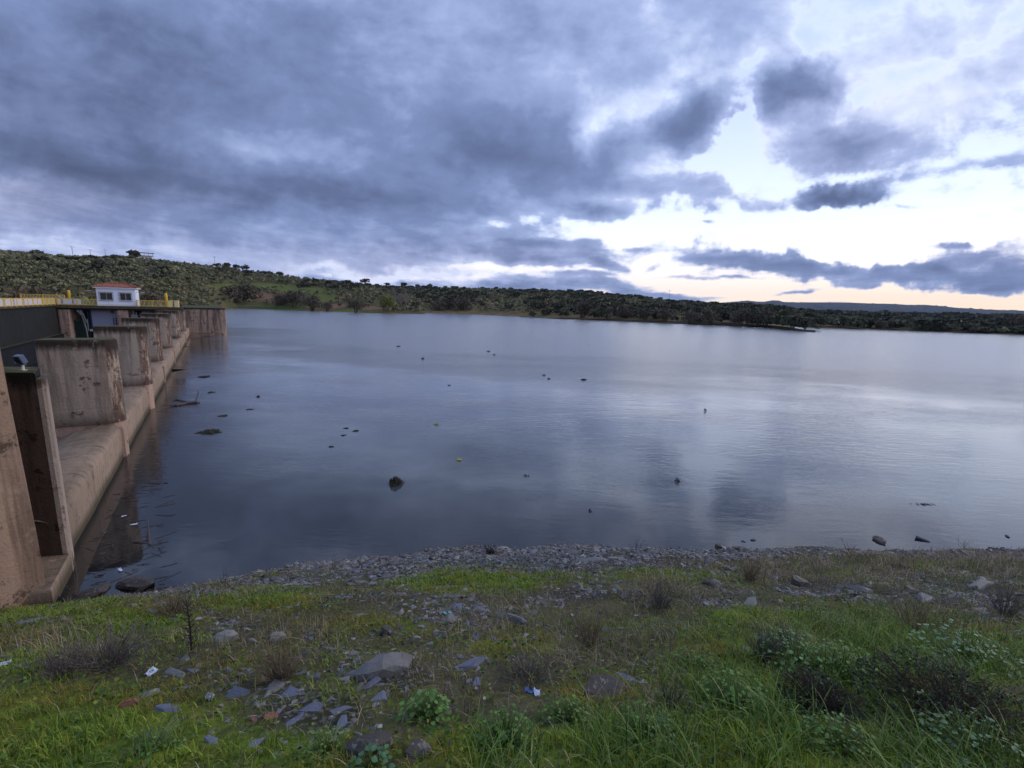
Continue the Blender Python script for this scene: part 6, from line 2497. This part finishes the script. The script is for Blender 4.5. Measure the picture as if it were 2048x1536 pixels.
# dark drift and drowned stones in the corner between weir and bank
rsC = np.random.default_rng(55)
Vs, Fs, Cs, off = [], [], [], 0
for i in range(620):
    qx_, qy_ = rsC.uniform(110, 360), rsC.uniform(950, 1215)
    if rsC.random() > np.exp(-((qx_ - 120 - (1215 - qy_) * .45) / 95) ** 2):
        continue
    P = at_z(qx_, qy_, 0)
    dd_ = (P[0] - A0[0]) * ND[0] + (P[1] - A0[1]) * ND[1]
    if dd_ < .12 or bank(P[0], P[1]) > .15:
        continue
    V, F = slab_mesh(900 + i % 12, 'slab' if i % 3 else 'rock')
    s_ = rsC.lognormal(-2.1, .5)
    t_ = rsC.uniform(0, 6.28)
    V = V * np.array([s_, s_ * rsC.uniform(.35, 1), s_ * .6])
    V = np.stack([V[:, 0] * cos(t_) - V[:, 1] * sin(t_), V[:, 0] * sin(t_) + V[:, 1] * cos(t_), V[:, 2]], 1) + np.array([P[0], P[1], -s_ * rsC.uniform(.02, .16)])
    Vs.append(V)
    Fs += [tuple(k + off for k in f) for f in F]
    off += len(V)
    Cs.append(np.ones((len(V), 3)) * rsC.uniform(.5, 1.0))
o = mesh_np('drowned_rubble', np.concatenate(Vs), Fs, M_BROWNR, col=np.concatenate(Cs))
tag(o, 'dark wet stones and drift in the shallow corner between the weir and the bank', kind='stuff')
mb = MB()
for i in range(90):
    qx_, qy_ = rsC.uniform(130, 330), rsC.uniform(960, 1190)
    P = at_z(qx_, qy_, 0.012)
    if (P[0] - A0[0]) * ND[0] + (P[1] - A0[1]) * ND[1] < .2:
        continue
    a_, l_ = rsC.normal() * .5 + .5, rsC.uniform(.1, .6)
    mb.tube([(P[0], P[1], .0), (P[0] + cos(a_) * l_ * .5, P[1] + sin(a_) * l_ * .5, .015), (P[0] + cos(a_) * l_, P[1] + sin(a_) * l_, .005)], .006, 4)
o = mb.build('drift_twigs', M_DRIFT)
tag(o, 'thin twigs afloat in the dark corner by the weir', kind='stuff')
# half sunken rocks
for i, (px, py, w, me, lab) in enumerate(((272, 1172, 74, lumps_d[0], 'larger dark rounded rock half sunk in the corner by the weir'), (190, 1184, 64, lumps_d[1], 'smaller dark rounded rock half sunk left of the larger one'),
                                          (1758, 1082, 34, lumps_d[2], 'dark rock standing on a thin foot in the water at the right'), (1844, 1079, 36, slabs[1], 'flat tilted slate standing in the water at the right'),
                                          (1486, 1083, 10, lumps_d[1], 'left one of two black stones in the water near the shore'), (1506, 1080, 12, lumps_d[0], 'right one of two black stones in the water near the shore'), (2014, 1073, 12, lumps_d[0], 'small black stone in the water at the right edge'))):
    P = at_z(px, py, 0)
    w_ = (P - np.array([0, 0, EYE])) @ Fv
    s = w * w_ / FPX
    o = bpy.data.objects.new('sunken_rock', me)
    COL.objects.link(o)
    o.location = (P[0], P[1], .02 if i < 2 else s * .06)
    o.scale = (s * 1.1, s * .8, s * (.55 if i != 3 else .8))
    o.rotation_euler = (.5 if i == 3 else 0, 0, i * .7)
    tag(o, lab, 'rock')
# grey plank leaning at the wall foot
a, b = ground_hit(92, 1190), ground_hit(122, 1206)
root = empty('plank', tuple(a))
tag(root, 'grey slab leaning at the foot of the tan wall beside the water', 'slab')
mb = MB()
d = b - a
L = np.linalg.norm(d)
d = d / L
sd_ = np.cross(d, (0, 0, 1.0))
sd_ /= np.linalg.norm(sd_)
mb.obox(d * L * .5 + np.array([0, 0, .03]), d, sd_, np.cross(sd_, d), L * 1.1, .10, .035)
mb.build('board', M_SLATE, root, bevel=.005)

# ------------------------------------------------------------------ air
hz_mat = bpy.data.materials.new('haze_air')
hz_mat.use_nodes = True
ht = hz_mat.node_tree
ht.nodes.clear()
ho = ht.nodes.new('ShaderNodeOutputMaterial')
pv = ht.nodes.new('ShaderNodeVolumePrincipled')
pv.inputs['Color'].default_value = (.62, .74, .95, 1)
pv.inputs['Density'].default_value = HAZE
pv.inputs['Anisotropy'].default_value = 0.0
ht.links.new(pv.outputs[0], ho.inputs['Volume'])
if HAZE > 0:
    hb = MB().box(-9500, 9500, -60, 9500, -40, 420).build('haze', hz_mat)
    tag(hb, 'thin blue evening haze', kind='stuff')
